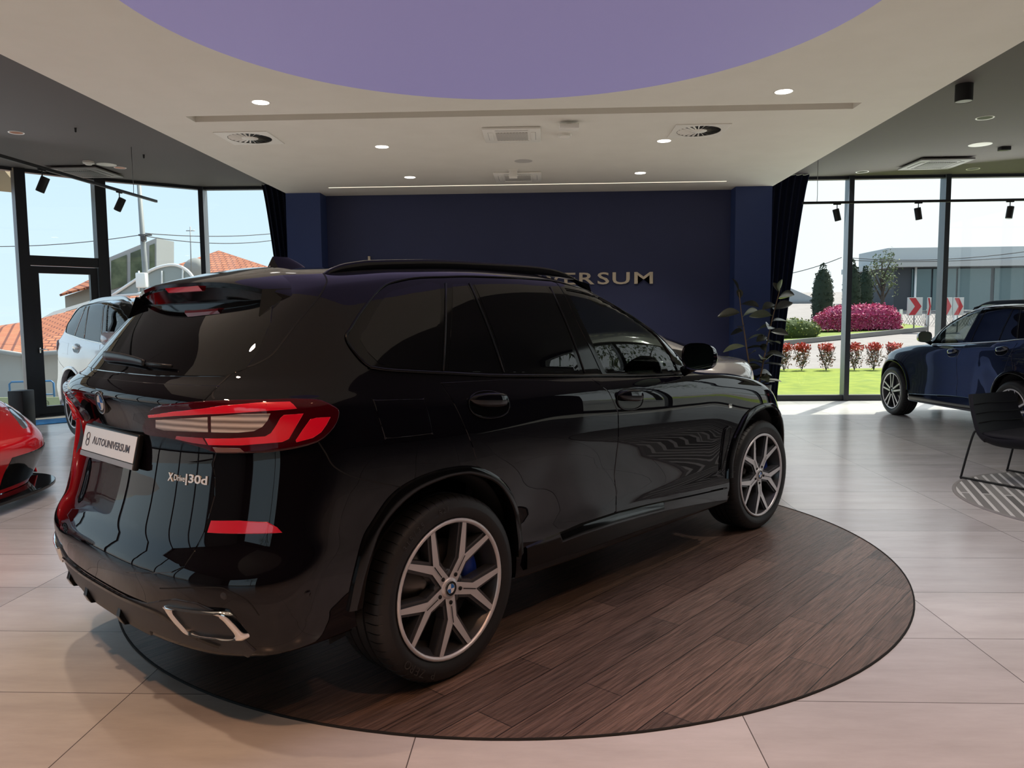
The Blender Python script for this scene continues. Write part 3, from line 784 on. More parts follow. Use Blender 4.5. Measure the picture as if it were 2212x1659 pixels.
        outer=c1([(1122,1172),(1160,1158),(1300,1182),(1500,1205),(1690,1218),(1760,1265),(1840,1360),(1905,1445),(1890,1480),(1850,1493),(1750,1496),(1660,1490),(1470,1465),(1340,1432),(1270,1370),(1190,1280)])
        inner=c1([(1208,1205),(1260,1212),(1360,1228),(1500,1245),(1610,1258),(1680,1295),(1740,1360),(1795,1430),(1790,1455),(1765,1462),(1700,1460),(1620,1450),(1480,1435),(1380,1402),(1320,1345),(1262,1278)])
        P0=resample(outer,.02,True); 
        n=len(outer); G=[]
        outer=smooth_path(outer,3,True); inner=smooth_path(inner,3,True); n=len(outer)
        for a,b in zip(outer,inner):
            G.append([a+Vector((.012,0,0)),a.lerp(b,.08)+Vector((-.010,-.004,0)),a.lerp(b,.5)+Vector((-.016,-.006,0)),a.lerp(b,.92)+Vector((-.010,-.003,0)),b+Vector((.02,0,0)),b+Vector((.10,.02,0))])
        ex=MB(); ex.grid(G,0,True)
        if mir: ex.mirror_y()
        xo=ex.build('exhaust_tip',[M['chrome']],root,weld=True,autosmooth=R(60))
        ib=MB(); cc=sum(inner,Vector())/n
        ib.add([p+Vector((.02,0,0)) for p in inner]+[p.lerp(cc,.25)+Vector((.05,0,0)) for p in inner]+[cc+Vector((.05,0,0))],[(i,(i+1)%n,n+(i+1)%n,n+i) for i in range(n)]+[(n+i,n+(i+1)%n,2*n) for i in range(n)],0,True)
        if mir: ib.mirror_y()
        ib.build('exhaust_inside',[mat('exhaust_dark',(.012,.013,.018),.25,.5)],xo)
        # seams
        s1=seam_mb(B,px3(B,[(463,862),(459,853),(468,836),(499.6,807),(525,795),(551.6,787),(588,766),(620,726),(644,694),(685,646),(700,622),(706,606),(698.5,590)]),.007)
        s2=seam_mb(B,px3(B,[(688,955),(703,978),(722,1008),(765,1031),(830,1045),(873,1054)]),.005)
        s3=seam_mb(B,px3(B,[(345,1271),(420,1269),(471,1269),(492,1275),(535,1298),(560,1330)]),.004)
        for s_ in (s1,s2,s3):
            if mir: s_.mirror_y()
            s_.build('panel_gap',[M['matte_black']],root)
        # parking sensors
        for uv in ((483,1288),(665,1282)):
            p=px3(B,[uv])[0]; co,nn=B.near(p); mt=Matrix.Translation(co)@nn.to_track_quat('Z','Y').to_matrix().to_4x4()
            sb=MB(); sb.lathe([(0,.0012),(.0105,.0012),(.0115,.0004),(.0125,.0014),(.0135,-.002)],20); sb.xf(mt)
            if mir: sb.mirror_y()
            sb.build('parking_sensor',[M['grey_plastic'] if uv[0]<500 else bk],root)
        # wheels
        make_wheel('rear_wheel',root,(0,-.985 if not mir else .985,.385),.384,.290,.305,-1 if not mir else 1)
        make_wheel('front_wheel',root,(2.975,-.972 if not mir else .972,.385),.384,.290,.275,-1 if not mir else 1,lettering=False,steer=R(-4))
    # ---- rear centre
    rt=[tuple(q) for q in px2f(B,[(468,982),(461,1003),(466,1030),(466,1070),(453,1115),(443,1152),(427,1182),(398,1226),(372,1238)],REAR)]
    ys=[(abs(a),b) for a,b in rt]
    half=[(.66,1.262),(.665,1.15)]+ys+[(.30,.565),(.15,.578)]
    poly=[(a,b) for a,b in half]+[(-a,b) for a,b in half[::-1]]
    panel(B,'tailgate',poly,REAR,.004,[bk],root,chamfer=.005)
    gl=[(.60,1.56),(.665,1.48),(.70,1.38),(.70,1.315),(.64,1.290),(.3,1.283)]
    panel(B,'rear_window',[(a,b) for a,b in gl]+[(-a,b) for a,b in gl[::-1]],REAR,.003,[M['dark_glass']],root,chamfer=.003)
    # lower valance, dark grey
    val=px2f(B,[(345,1275),(420,1273),(470,1273),(490,1279),(532,1302),(555,1333),(578,1378),(540,1391),(480,1389),(430,1376),(393,1368),(355,1349),(320,1338),(270,1322),(225,1302)],REAR)
    v=[(abs(a),b) for a,b in val]
    v=sorted(v[:6],key=lambda p:p[0])+[p for p in v[6:]]
    vh=[(.0,.452),(.2,.452),(.40,.468)]+[(p[0],p[1]) for p in [(.50,.50),(.60,.528),(.70,.53),(.76,.51),(.815,.45),(.85,.36)]]+[(.80,.318),(.60,.306),(.3,.303)]
    panel(B,'rear_diffuser',vh+[(-a,b) for a,b in vh[::-1] if a>0],REAR,.006,[M['grey_plastic']],root,chamfer=.004)
    lb=seam_mb(B,[B.cast(REAR.o(Vector((y*REAR.a.y,z))),REAR.d)[0] for y,z in [(-.74,.37),(-.62,.40),(-.50,.445),(-.38,.452),(-.2,.449),(0,.448),(.2,.449),(.38,.452),(.5,.445),(.62,.40),(.74,.37)]],.012,.012)
    lb.build('diffuser_lip',[gt],root)
    for y in (-.14,.21,.49):
        co,nn=B.cast(REAR.o(Vector((y*REAR.a.y,.37))),REAR.d); fb=MB()
        b=co+Vector((-.004,0,0))
        P=[b+Vector((.006,-.010,.055)),b+Vector((-.014,-.018,-.020)),b+Vector((.002,-.024,-.052)),b+Vector((.05,-.022,-.06)),b+Vector((.006,.010,.055)),b+Vector((-.014,.018,-.020)),b+Vector((.002,.024,-.052)),b+Vector((.05,.022,-.06))]
        fb.add(P,[(0,1,2,3),(4,7,6,5),(0,4,5,1),(1,5,6,2),(2,6,7,3),(0,3,7,4)]); fb.build('diffuser_fin',[gt],root,bevel=.003)
    # spoiler
    G=[]; ny=33
    for i in range(ny):
        t=-1+2*i/(ny-1); y=t*.655; e=abs(t)
        dz=-.020*e**2-.05*e**4; dx=.10*e**5+.02*e**2
        G.append([Vector((-.33+dx*.3,y*.985,1.722+dz*1.1-.030*e**2)),Vector((-.43+dx*.6,y*.99,1.704+dz*1.05-.012*e**2)),Vector((-.54+dx,y,1.676+dz)),Vector((-.612+dx,y,1.654+dz)),Vector((-.622+dx,y,1.646+dz)),Vector((-.618+dx,y,1.632+dz)),Vector((-.60+dx*.9,y*.99,1.625+dz)),Vector((-.575+dx*.7,y*.985,1.560+dz*.4)),Vector((-.555+dx*.6,y*.975,1.520+dz*.2)),Vector((-.44,y*.95,1.53+dz*.2))])
    sb=MB(); sb.grid(G); n=len(G[0])
    for row,rev in ((G[0],False),(G[-1],True)):
        f=tuple(range(n)); sb.add(row,[f if rev else f[::-1]])
    sp=sb.build('roof_spoiler',[gt],root,weld=True,autosmooth=R(38))
    bl=MB(); 
    Gb=[]
    for i in range(9):
        y=-.155+.31*i/8; Gb.append([Vector((-.606,y,1.6295)),Vector((-.619,y,1.631)),Vector((-.604,y,1.612)),Vector((-.588,y,1.609))])
    bl.grid(Gb,smooth=False); bl.build('brake_light',[M['lens_red']],sp)
    for s in (-1,1):     # side blades between spoiler and glass
        V=[(-.575,.575,1.605),(-.605,.595,1.505),(-.40,.66,1.61),(-.52,.68,1.48),(-.50,.545,1.575),(-.52,.555,1.50),(-.500,.635,1.575),(-.575,.645,1.49)]
        V=[Vector((x,y*s,z)) for x,y,z in V]; fb=MB(); F=[(0,1,7,6),(6,7,3,2),(0,4,5,1),(0,6,2),(0,2,4),(1,5,3,7),(4,2,3,5)]
        fb.add(V,F if s>0 else [f[::-1] for f in F],0,True); fb.build('spoiler_side_blade',[gt],sp,bevel=0,weld=True,autosmooth=R(50))
    # antenna fin
    fb=MB(); G=[]
    for i in range(13):
        t=i/12; z=1.722+.060*t; x0=-.215+.03*t**1.2; x1=-.0-.105*t**1.6; w=.032*(1-t)**.8+.004; row=[]
        for j in range(16):
            a=2*PI*j/16; row.append(Vector(((x0+x1)/2+(x1-x0)/2*math.cos(a),w*math.sin(a),z-.004*0)))
        G.append(row+[row[0]])
    fb.grid(G); fb.add(G[-1][:-1],[tuple(range(16))]); fb.build('antenna_fin',[bk],root)
    # wiper
    wp=px3(B,[(236,776),(262,779),(295,785),(322,792)],.022); wb=MB(); wb.tube(smooth_path(wp,4),[.022,.022,.022,.021,.02,.02,.019,.018,.017,.016,.015,.014,.013][:len(smooth_path(wp,4))],8,squash=.45)
    wo=wb.build('rear_wiper',[M['satin_black']],root)
    wr=px3(B,[(318,791),(345,794),(379,797)],.018); w2=MB(); w2.tube(wr,.006,8); w2.build('wiper_blade',[M['satin_black']],wo)
    # badge, plate, lettering
    co,nn=B.near(c_x(213.5,872,-.966)); nn=(nn+Vector((-1,0,.1))).normalized(); mt=Matrix.Translation(co+nn*.006)@nn.to_track_quat('Z','Y').to_matrix().to_4x4()
    zc=Vector(nn); up=(Vector((0,0,1))-zc*zc.z).normalized(); xx=up.cross(zc); mt=Matrix.Translation(co+nn*.007)@Matrix(((xx.x,up.x,zc.x,0),(xx.y,up.y,zc.y,0),(xx.z,up.z,zc.z,0),(0,0,0,1)))
    roundel(.046,root,mt,'tailgate_badge')
    til=.2236; pc=Vector((-.925,0,.996)); zc=Vector((-math.cos(til),0,math.sin(til))); up=Vector((math.sin(til),0,math.cos(til))); xx=up.cross(zc)
    pm=Matrix.Translation(pc+zc*.004)@Matrix(((xx.x,up.x,zc.x,0),(xx.y,up.y,zc.y,0),(xx.z,up.z,zc.z,0),(0,0,0,1)))
    pb=MB(); pb.bbox((0,0,0),(.536,.136,.024),.006); pb.xf(pm); po=pb.build('number_plate',[M['satin_black']],root)
    pf=MB(); pf.box((0,.008,.0125),(.522,.100,.003)); pf.xf(pm); pf.build('plate_face',[mat('plate_white',(.72,.72,.75),.25,0,.3)],po)
    ps=MB(); ps.box((0,-.056,.0125),(.530,.020,.004)); ps.xf(pm); ps.build('plate_strip',[mat('plate_grey',(.30,.30,.32),.4,.3)],po)
    tx=text_mb('\u039bUTOUNIVERSUM',.041,.001,0,1.10,.0004); tx.xf(Matrix.Translation((.030,.004,.0147))); 
    lg=MB(); 
    for cy,rr_ in ((.018,.0155),(-.014,.0155)):
        lg.tube([(-.208+rr_*math.cos(2*PI*i/20),.004+cy*.8+rr_*.9*math.sin(2*PI*i/20),.0147) for i in range(20)],.0016,5,closed=True)
    lg.box((-.208,.004,.0147),(.03,.004,.0012)); lg.xf(pm); lg.build('plate_emblem',[M['letter_dark']],po); tx.xf(pm); tx.build('plate_lettering',[M['letter_dark']],po)
    def stick(txt,size,uv,m,name,sx=1.0,bold=0,depth=.004):
        p=px3(B,[uv])[0]; co,nn=B.near(p); up=(Vector((0,0,1))-nn*nn.z).normalized(); xx=up.cross(nn)
        t=text_mb(txt,size,depth,0,1.0,bold); x0_=min(v[0] for v in t.v); x1_=max(v[0] for v in t.v); t.v=[((v[0]-(x0_+x1_)/2)*sx/(x1_-x0_),v[1],v[2]) for v in t.v]; out=[]
        for v in t.v:
            b=co+xx*v[0]+up*v[1]; c2,n2=B.near(b); out.append(c2+n2*(.0055+v[2]))
        t.v=[tuple(q) for q in out]; return t
    t1=stick('X',.042,(372,1031),None,'x',.030,.0008); t2=stick('Drive',.030,(391,1033.5),None,'d',.060,.0002); t3=stick('|30d',.042,(427,1036.5),None,'n',.108,.0008)
    for t in (t2,t3): t1.add(t.v,t.f,0)
    t1.build('model_lettering',[M['badge_silver']],root)
    # ---- cabin seen through the front windows
    cb=MB(); cb.bbox((1.85,0,.98),(.55,1.5,.26),.06); cb.build('dashboard',[M['leather']],root)
    st=MB(); cst=Matrix.Translation((1.42,.38,1.07))@Matrix.Rotation(R(-65),4,'Y')
    st.tube([cst@Vector((.185*math.cos(2*PI*i/32),.185*math.sin(2*PI*i/32),0)) for i in range(32)],.016,8,closed=True); st.tube([cst@Vector((0,-.17,0)),cst@Vector((0,.17,0))],.02,8); st.tube([cst@Vector((0,0,0)),cst@Vector((0,0,-.2))],.035,8)
    st.build('steering_wheel',[M['leather']],root)
    for y in (-.40,.40):
        sb=MB(); sb.bbox((1.0,y,.78),(.52,.52,.16),.05); sb.bbox((.72,y,1.08),(.16,.50,.60),.06,mat=Matrix.Rotation(R(-14),4,'Y')); sb.bbox((.62,y,1.43),(.10,.26,.17),.04,mat=Matrix.Rotation(R(-12),4,'Y'))
        sb.build('front_seat',[M['leather']],root)
    cf=MB(); cf.box((1.2,0,.5),(2.2,1.7,.06)); cf.box((.30,0,1.02),(.04,1.55,1.0)); cf.build('cabin_lining',[M['matte_black']],root)
    return root,B
def smooth2(P,n,closed=True):
    return [(q.x,q.y) for q in smooth_path([Vector((p[0],p[1],0)) for p in P],n,closed)]
def resample2(P,step): return [(q.x,q.y) for q in resample([Vector((p[0],p[1],0)) for p in P],step,True)]
# ------------------------------------------------------------------ room materials
def floor_mat():
    m=mat('stone_tile_floor',(.4,.37,.34),.22,spec=.5); nt,N,L=nodes(m); b=N['Principled BSDF']
    tc=N.new('ShaderNodeTexCoord'); mp=N.new('ShaderNodeMapping'); mp.inputs['Location'].default_value=(-.735+1.2*10,-2.89+.6*20,0)
    br=N.new('ShaderNodeTexBrick'); br.offset=0; br.inputs['Scale'].default_value=1; br.inputs['Brick Width'].default_value=1.2; br.inputs['Row Height'].default_value=.6; br.inputs['Mortar Size'].default_value=.0022; br.inputs['Mortar Smooth'].default_value=.1; br.inputs['Bias'].default_value=0
    br.inputs['Color1'].default_value=(.49,.47,.445,1); br.inputs['Color2'].default_value=(.385,.37,.355,1); br.inputs['Mortar'].default_value=(.09,.08,.075,1)
    nz=N.new('ShaderNodeTexNoise'); nz.inputs['Scale'].default_value=2.2; nz.inputs['Detail'].default_value=8; nz.inputs['Roughness'].default_value=.65
    mp2=N.new('ShaderNodeMapping'); mp2.inputs['Scale'].default_value=(.6,2.4,1)
    mx=N.new('ShaderNodeMixRGB'); mx.blend_type='MULTIPLY'; mx.inputs[0].default_value=1
    cr=N.new('ShaderNodeValToRGB'); cr.color_ramp.elements[0].position=.3; cr.color_ramp.elements[0].color=(.82,.80,.78,1); cr.color_ramp.elements[1].position=.7; cr.color_ramp.elements[1].color=(1.08,1.06,1.05,1)
    L.new(tc.outputs['Object'],mp.inputs[0]); L.new(mp.outputs[0],br.inputs['Vector']); L.new(tc.outputs['Object'],mp2.inputs[0]); L.new(mp2.outputs[0],nz.inputs['Vector']); L.new(nz.outputs['Fac'],cr.inputs[0])
    L.new(br.outputs['Color'],mx.inputs[1]); L.new(cr.outputs[0],mx.inputs[2]); L.new(mx.outputs[0],b.inputs['Base Color'])
    n2=N.new('ShaderNodeTexNoise'); n2.inputs['Scale'].default_value=12; n2.inputs['Detail'].default_value=4
    mr=N.new('ShaderNodeMapRange'); mr.inputs['To Min'].default_value=.17; mr.inputs['To Max'].default_value=.27; L.new(n2.outputs['Fac'],mr.inputs['Value']); L.new(tc.outputs['Object'],n2.inputs['Vector']); L.new(mr.outputs[0],b.inputs['Roughness'])
    return m
def wood_mat():
    m=mat('dark_wood_planks',(.06,.04,.03),.36,spec=.75); nt,N,L=nodes(m); b=N['Principled BSDF']
    tc=N.new('ShaderNodeTexCoord'); mp=N.new('ShaderNodeMapping'); mp.inputs['Rotation'].default_value=(0,0,R(-50.8))
    br=N.new('ShaderNodeTexBrick'); br.offset=.37; br.offset_frequency=2; br.squash=1; br.inputs['Scale'].default_value=1; br.inputs['Brick Width'].default_value=1.22; br.inputs['Row Height'].default_value=.178; br.inputs['Mortar Size'].default_value=.0022; br.inputs['Bias'].default_value=-.1
    br.inputs['Color1'].default_value=(.120,.080,.060,1); br.inputs['Color2'].default_value=(.062,.042,.033,1); br.inputs['Mortar'].default_value=(.010,.007,.006,1)
    mp2=N.new('ShaderNodeMapping'); mp2.inputs['Scale'].default_value=(1.3,26,1)
    nz=N.new('ShaderNodeTexNoise'); nz.inputs['Scale'].default_value=3; nz.inputs['Detail'].default_value=9; nz.inputs['Roughness'].default_value=.62; nz.inputs['Distortion'].default_value=.6
    cr=N.new('ShaderNodeValToRGB'); cr.color_ramp.elements[0].position=.32; cr.color_ramp.elements[0].color=(.45,.42,.40,1); cr.color_ramp.elements[1].position=.68; cr.color_ramp.elements[1].color=(1.75,1.65,1.6,1)
    mx=N.new('ShaderNodeMixRGB'); mx.blend_type='MULTIPLY'; mx.inputs[0].default_value=1
    L.new(tc.outputs['Object'],mp.inputs[0]); L.new(mp.outputs[0],br.inputs['Vector']); L.new(mp.outputs[0],mp2.inputs[0]); L.new(mp2.outputs[0],nz.inputs['Vector']); L.new(nz.outputs['Fac'],cr.inputs[0])
    L.new(br.outputs['Color'],mx.inputs[1]); L.new(cr.outputs[0],mx.inputs[2]); L.new(mx.outputs[0],b.inputs['Base Color'])
    wv=N.new('ShaderNodeTexNoise'); wv.inputs['Scale'].default_value=9; wv.inputs['Detail'].default_value=6; mp3=N.new('ShaderNodeMapping'); mp3.inputs['Scale'].default_value=(1.0,22,1); L.new(mp.outputs[0],mp3.inputs[0]); L.new(mp3.outputs[0],wv.inputs['Vector'])
    bp=N.new('ShaderNodeBump'); bp.inputs['Strength'].default_value=.6; bp.inputs['Distance'].default_value=.004; L.new(wv.outputs['Fac'],bp.inputs['Height']); L.new(bp.outputs[0],b.inputs['Normal'])
    return m
M['tray']=noise_mat('warm_white_plaster',(.60,.565,.50),(.62,.585,.52),3,.7)
M['dark_ceiling']=mat('dark_grey_ceiling',(.088,.075,.072),.7)
M['navy']=noise_mat('navy_wall_paint',(.025,.031,.078),(.027,.033,.084),2,.55)
M['navy_pillar']=noise_mat('navy_pillar_paint',(.024,.040,.118),(.025,.042,.125),2,.55)
M['purple']=mat('violet_stretch_ceiling',(.26,.23,.38),.6,emit=(.30,.27,.60),es=.24,spec=.2)  # emission added to lift the disc colour; the membrane is no lamp
M['frame']=mat('anthracite_aluminium',(.028,.030,.034),.35,.3)
M['frame_side']=mat('grey_aluminium',(.16,.17,.19),.35,.5)  # same frame metal, lighter colour paints the lit sides of the mullions
M['curtain']=mat('navy_velvet',(.006,.009,.024),.9)
M['gold']=mat('champagne_letters',(.62,.52,.37),.4,.3)
M['lamp']=mat('lamp_glow',(1,1,1),.5,emit=(1,.96,.9),es=6)
M['led']=mat('led_strip_glow',(1,1,1),.5,emit=(1,.88,.66),es=1.1)
M['fix_white']=mat('white_fixture',(.66,.63,.57),.45)
M['fix_dark']=mat('black_fixture',(.012,.012,.012),.45)
M['wall']=mat('pale_wall',(.45,.43,.40),.7)
M['darkwall']=mat('charcoal_wall',(.02,.019,.02),.6)
TZ,DZ=3.5,3.88
def st(o,kind='structure'): o['kind']=kind; return o
def quadbox(mb,a,b,z0,z1,t,mi=0):
    """vertical bar/slab from plan point a to b with thickness t"""
    a=Vector((a[0],a[1],0)); b=Vector((b[0],b[1],0)); d=(b-a).normalized(); n=Vector((-d.y,d.x,0))*t/2
    vs=[a+n,b+n,b-n,a-n]; P=[v+Vector((0,0,z0)) for v in vs]+[v+Vector((0,0,z1)) for v in vs]
    mb.add(P,[(0,3,2,1),(4,5,6,7),(0,1,5,4),(1,2,6,5),(2,3,7,6),(3,0,4,7)],mi)
def build_room():
    f=MB(); 
    LP=[(-4.45,13.74),(-6.08,13.68),(-7.33,12.66),(-8.2,11.70),(-8.97,10.62),(-9.6,9.35),(-10.0,7.95),(-10.2,6.45),(-10.3,4.9),(-10.3,3.3),(-10.3,1.7),(-10.3,.1),(-10.3,-1.5)]
    RP=[(3.62,13.68),(5.30,13.68),(6.92,13.68),(8.42,13.70),(9.95,13.70),(10.6,12.7),(10.6,11.1),(10.6,9.5),(10.6,7.9),(10.6,6.3)]
    poly=[(-10.3,-7.2)]+LP[::-1]+[(-4.05,13.74),(3.6,13.74)]+RP+[(10.6,-7.2)]
    def slab(name,z0,z1,m,pts): mb=MB(); mb.prism(pts,z0,z1); return st(mb.build(name,[m]))
    slab('floor',-.2,0,floor_mat(),poly)
    slab('ceiling_dark',DZ,DZ+.2,M['dark_ceiling'],poly)
    # lower ceiling tray with its long slot
    x0,x1,y0,y1=-4.06,3.56,-4.5,12.48
    mb=MB()
    def bx(a,b,c,d,z0=TZ,z1=DZ): mb.box(((a+b)/2,(c+d)/2,(z0+z1)/2),(b-a,d-c,z1-z0))
    s0,s1,t0,t1=-3.51,3.03,7.58,7.80
    bx(x0,x1,y0,s0+0 if False else 7.58); bx(x0,s0,7.58,7.80); bx(s1,x1,7.58,7.80); bx(x0,x1,7.80,y1); bx(s0,s1,7.58,7.80,TZ+.10,DZ)
    st(mb.build('ceiling_tray',[M['tray']]))
    mb=MB(); mb.lathe([(0,TZ-.004),(2.42,TZ-.004),(2.43,TZ)],128,0,'z',(-.22,4.80,0)); st(mb.build('ceiling_stretch_disc',[M['purple']]))
    # walls
    mb=MB(); mb.box((-.24,12.56,DZ/2),(6.6,.12,DZ)); st(mb.build('wall_back',[M['navy']]))
    mb=MB(); mb.box((-3.79,12.95,DZ/2),(.55,1.6,DZ)); st(mb.build('wall_left_pillar',[M['navy_pillar']]))
    mb=MB(); mb.box((3.27,12.95,DZ/2),(.56,1.5,DZ)); st(mb.build('wall_right_pillar',[M['navy_pillar']]))
    mb=MB(); mb.box((-10.35,-4.35,DZ/2),(.1,5.7,DZ)); st(mb.build('wall_left',[M['wall']]))
    mb=MB(); mb.box((10.65,-.45,DZ/2),(.1,13.5,DZ)); st(mb.build('wall_right',[M['darkwall']]))
    mb=MB()
    for a,b,z0,z1 in ((-10.3,-8.5,0,DZ),(-8.5,-2.5,3.3,DZ),(-2.5,10.6,0,DZ)): mb.box(((a+b)/2,-7.25,(z0+z1)/2),(b-a,.1,z1-z0))
    st(mb.build('wall_front',[M['darkwall']]))
    # wall behind the pillars' outer sides up to the glass
    # glazing
    wn=[0]
    def window(a,b,post_a=True,post_b=False,z1=DZ,mull=.085,depth=.2,door=False):
        wn[0]+=1
        o=empty('window_%d'%wn[0]); o['kind']='structure'
        fm=MB(); quadbox(fm,a,b,0,.10,.12); quadbox(fm,a,b,z1-.05,z1,.12); 
        fm.build('frame',[M['frame']],o)
        pm=MB(); quadbox(pm,a,b,.1,z1-.05,.012); pm.build('pane',[M['clear_glass']],o)
        for on,p in ((post_a,a),(post_b,b)):
            if on:
                d=Vector((b[0]-a[0],b[1]-a[1],0)).normalized(); n=Vector((-d.y,d.x,0))
                q=MB(); c=Vector((p[0],p[1],0)); e=d*mull/2; g=n*depth/2
                vs=[c-e-g,c+e-g,c+e+g,c-e+g]; P=[v for v in vs]+[v+Vector((0,0,z1)) for v in vs]
                q.add(P,[(0,3,2,1),(4,5,6,7)],0); q.add(P,[(0,1,5,4),(2,3,7,6)],0); q.add(P,[(1,2,6,5),(3,0,4,7)],1)
                q.build('mullion',[M['frame'],M['frame_side']],o)
        return o
    for i in range(len(LP)-1):
        if i==2: continue
        window(LP[i+1],LP[i],True,i==1 and False)
    for i in range(len(RP)-1): window(RP[i],RP[i+1],i>0,False)
    wb=window((-8.5,-7.25),(-2.5,-7.25),True,True,3.3)
    # door in the left glazing
    a,b=LP[3],LP[2]; o=empty('door_1'); o['kind']='structure'
    A=Vector((a[0],a[1],0)); Bv=Vector((b[0],b[1],0)); d=(Bv-A); Lw=d.length; d.normalize()
    def pt(t): q=A+d*t; return (q.x,q.y)
    fm=MB(); quadbox(fm,pt(.02),pt(.17),0,DZ,.2); quadbox(fm,pt(Lw-.14),pt(Lw+.02),0,DZ,.2); quadbox(fm,pt(.17),pt(Lw-.14),2.40,2.55,.18); quadbox(fm,pt(.17),pt(Lw-.14),DZ-.05,DZ,.12); quadbox(fm,pt(.17),pt(Lw-.14),0,.03,.16)
    fm.build('door_frame',[M['frame']],o)
    lf=MB(); quadbox(lf,pt(.18),pt(.29),.03,2.39,.09); quadbox(lf,pt(Lw-.26),pt(Lw-.15),.03,2.39,.09); quadbox(lf,pt(.29),pt(Lw-.26),2.28,2.39,.09); quadbox(lf,pt(.29),pt(Lw-.26),.03,.16,.09)
    lo=lf.build('door_leaf',[M['frame']],o)
    pm=MB(); quadbox(pm,pt(.29),pt(Lw-.26),.16,2.28,.012); quadbox(pm,pt(.17),pt(Lw-.14),2.55,DZ-.05,.012); pm.build('door_glass',[M['clear_glass']],o)
    n=Vector((d.y,-d.x,0)); hp=A+d*.235+n*.06; hb=MB(); hb.bbox((hp.x,hp.y,1.06),(.03,.03,.09),.006); hb.tube([hp+Vector((0,0,1.07)),hp+n*.04+Vector((0,0,1.07)),hp+n*.045+d*.10+Vector((0,0,1.07))],.008,8)
    hb.build('door_handle',[M['chrome']],lo)
    # curtains
    def curtain(name,label,xt0,xt1,xb0,xb1,y):
        mb=MB(); G=[]; nz=24; nx=60
        for k in range(nz+1):
            t=k/nz; z=DZ-.01-t*(DZ-.03); s=min(1,t*1.05)**.8; a=xt0+(xb0-xt0)*s; b=xt1+(xb1-xt1)*s
            G.append([Vector((a+(b-a)*i/nx,y+.045*math.sin(i/nx*2*PI*8)+.012*math.sin(i*1.7),z)) for i in range(nx+1)])
        mb.grid(G); o=mb.build(name,[M['curtain']]); tag(o,label,'curtain','curtains beside the navy wall'); return o
    curtain('curtain','dark navy curtain between the left glazing and the navy pillar',-4.92,-4.12,-4.52,-4.12,13.45)
    curtain('curtain','dark navy curtain behind the potted plant beside the right glazing',3.62,4.52,3.62,4.05,13.40)
    # round platform
    mb=MB(); mb.lathe([(0,.004),(2.311,.004)],160,0,'z',(-.193,4.90,0)); 
    mb.lathe([(2.311,.004),(2.312,.007),(2.318,.007),(2.320,.0)],160,1,'z',(-.193,4.90,0))
    o=mb.build('floor_platform',[wood_mat(),M['matte_black']]); st(o)
    # floor rug, mat
    # LED strip
    mb=MB(); mb.box((-.26,11.71,TZ-.001),(5.98,.022,.006)); st(mb.build('trim_1',[M['led']]))
    return LP,RP
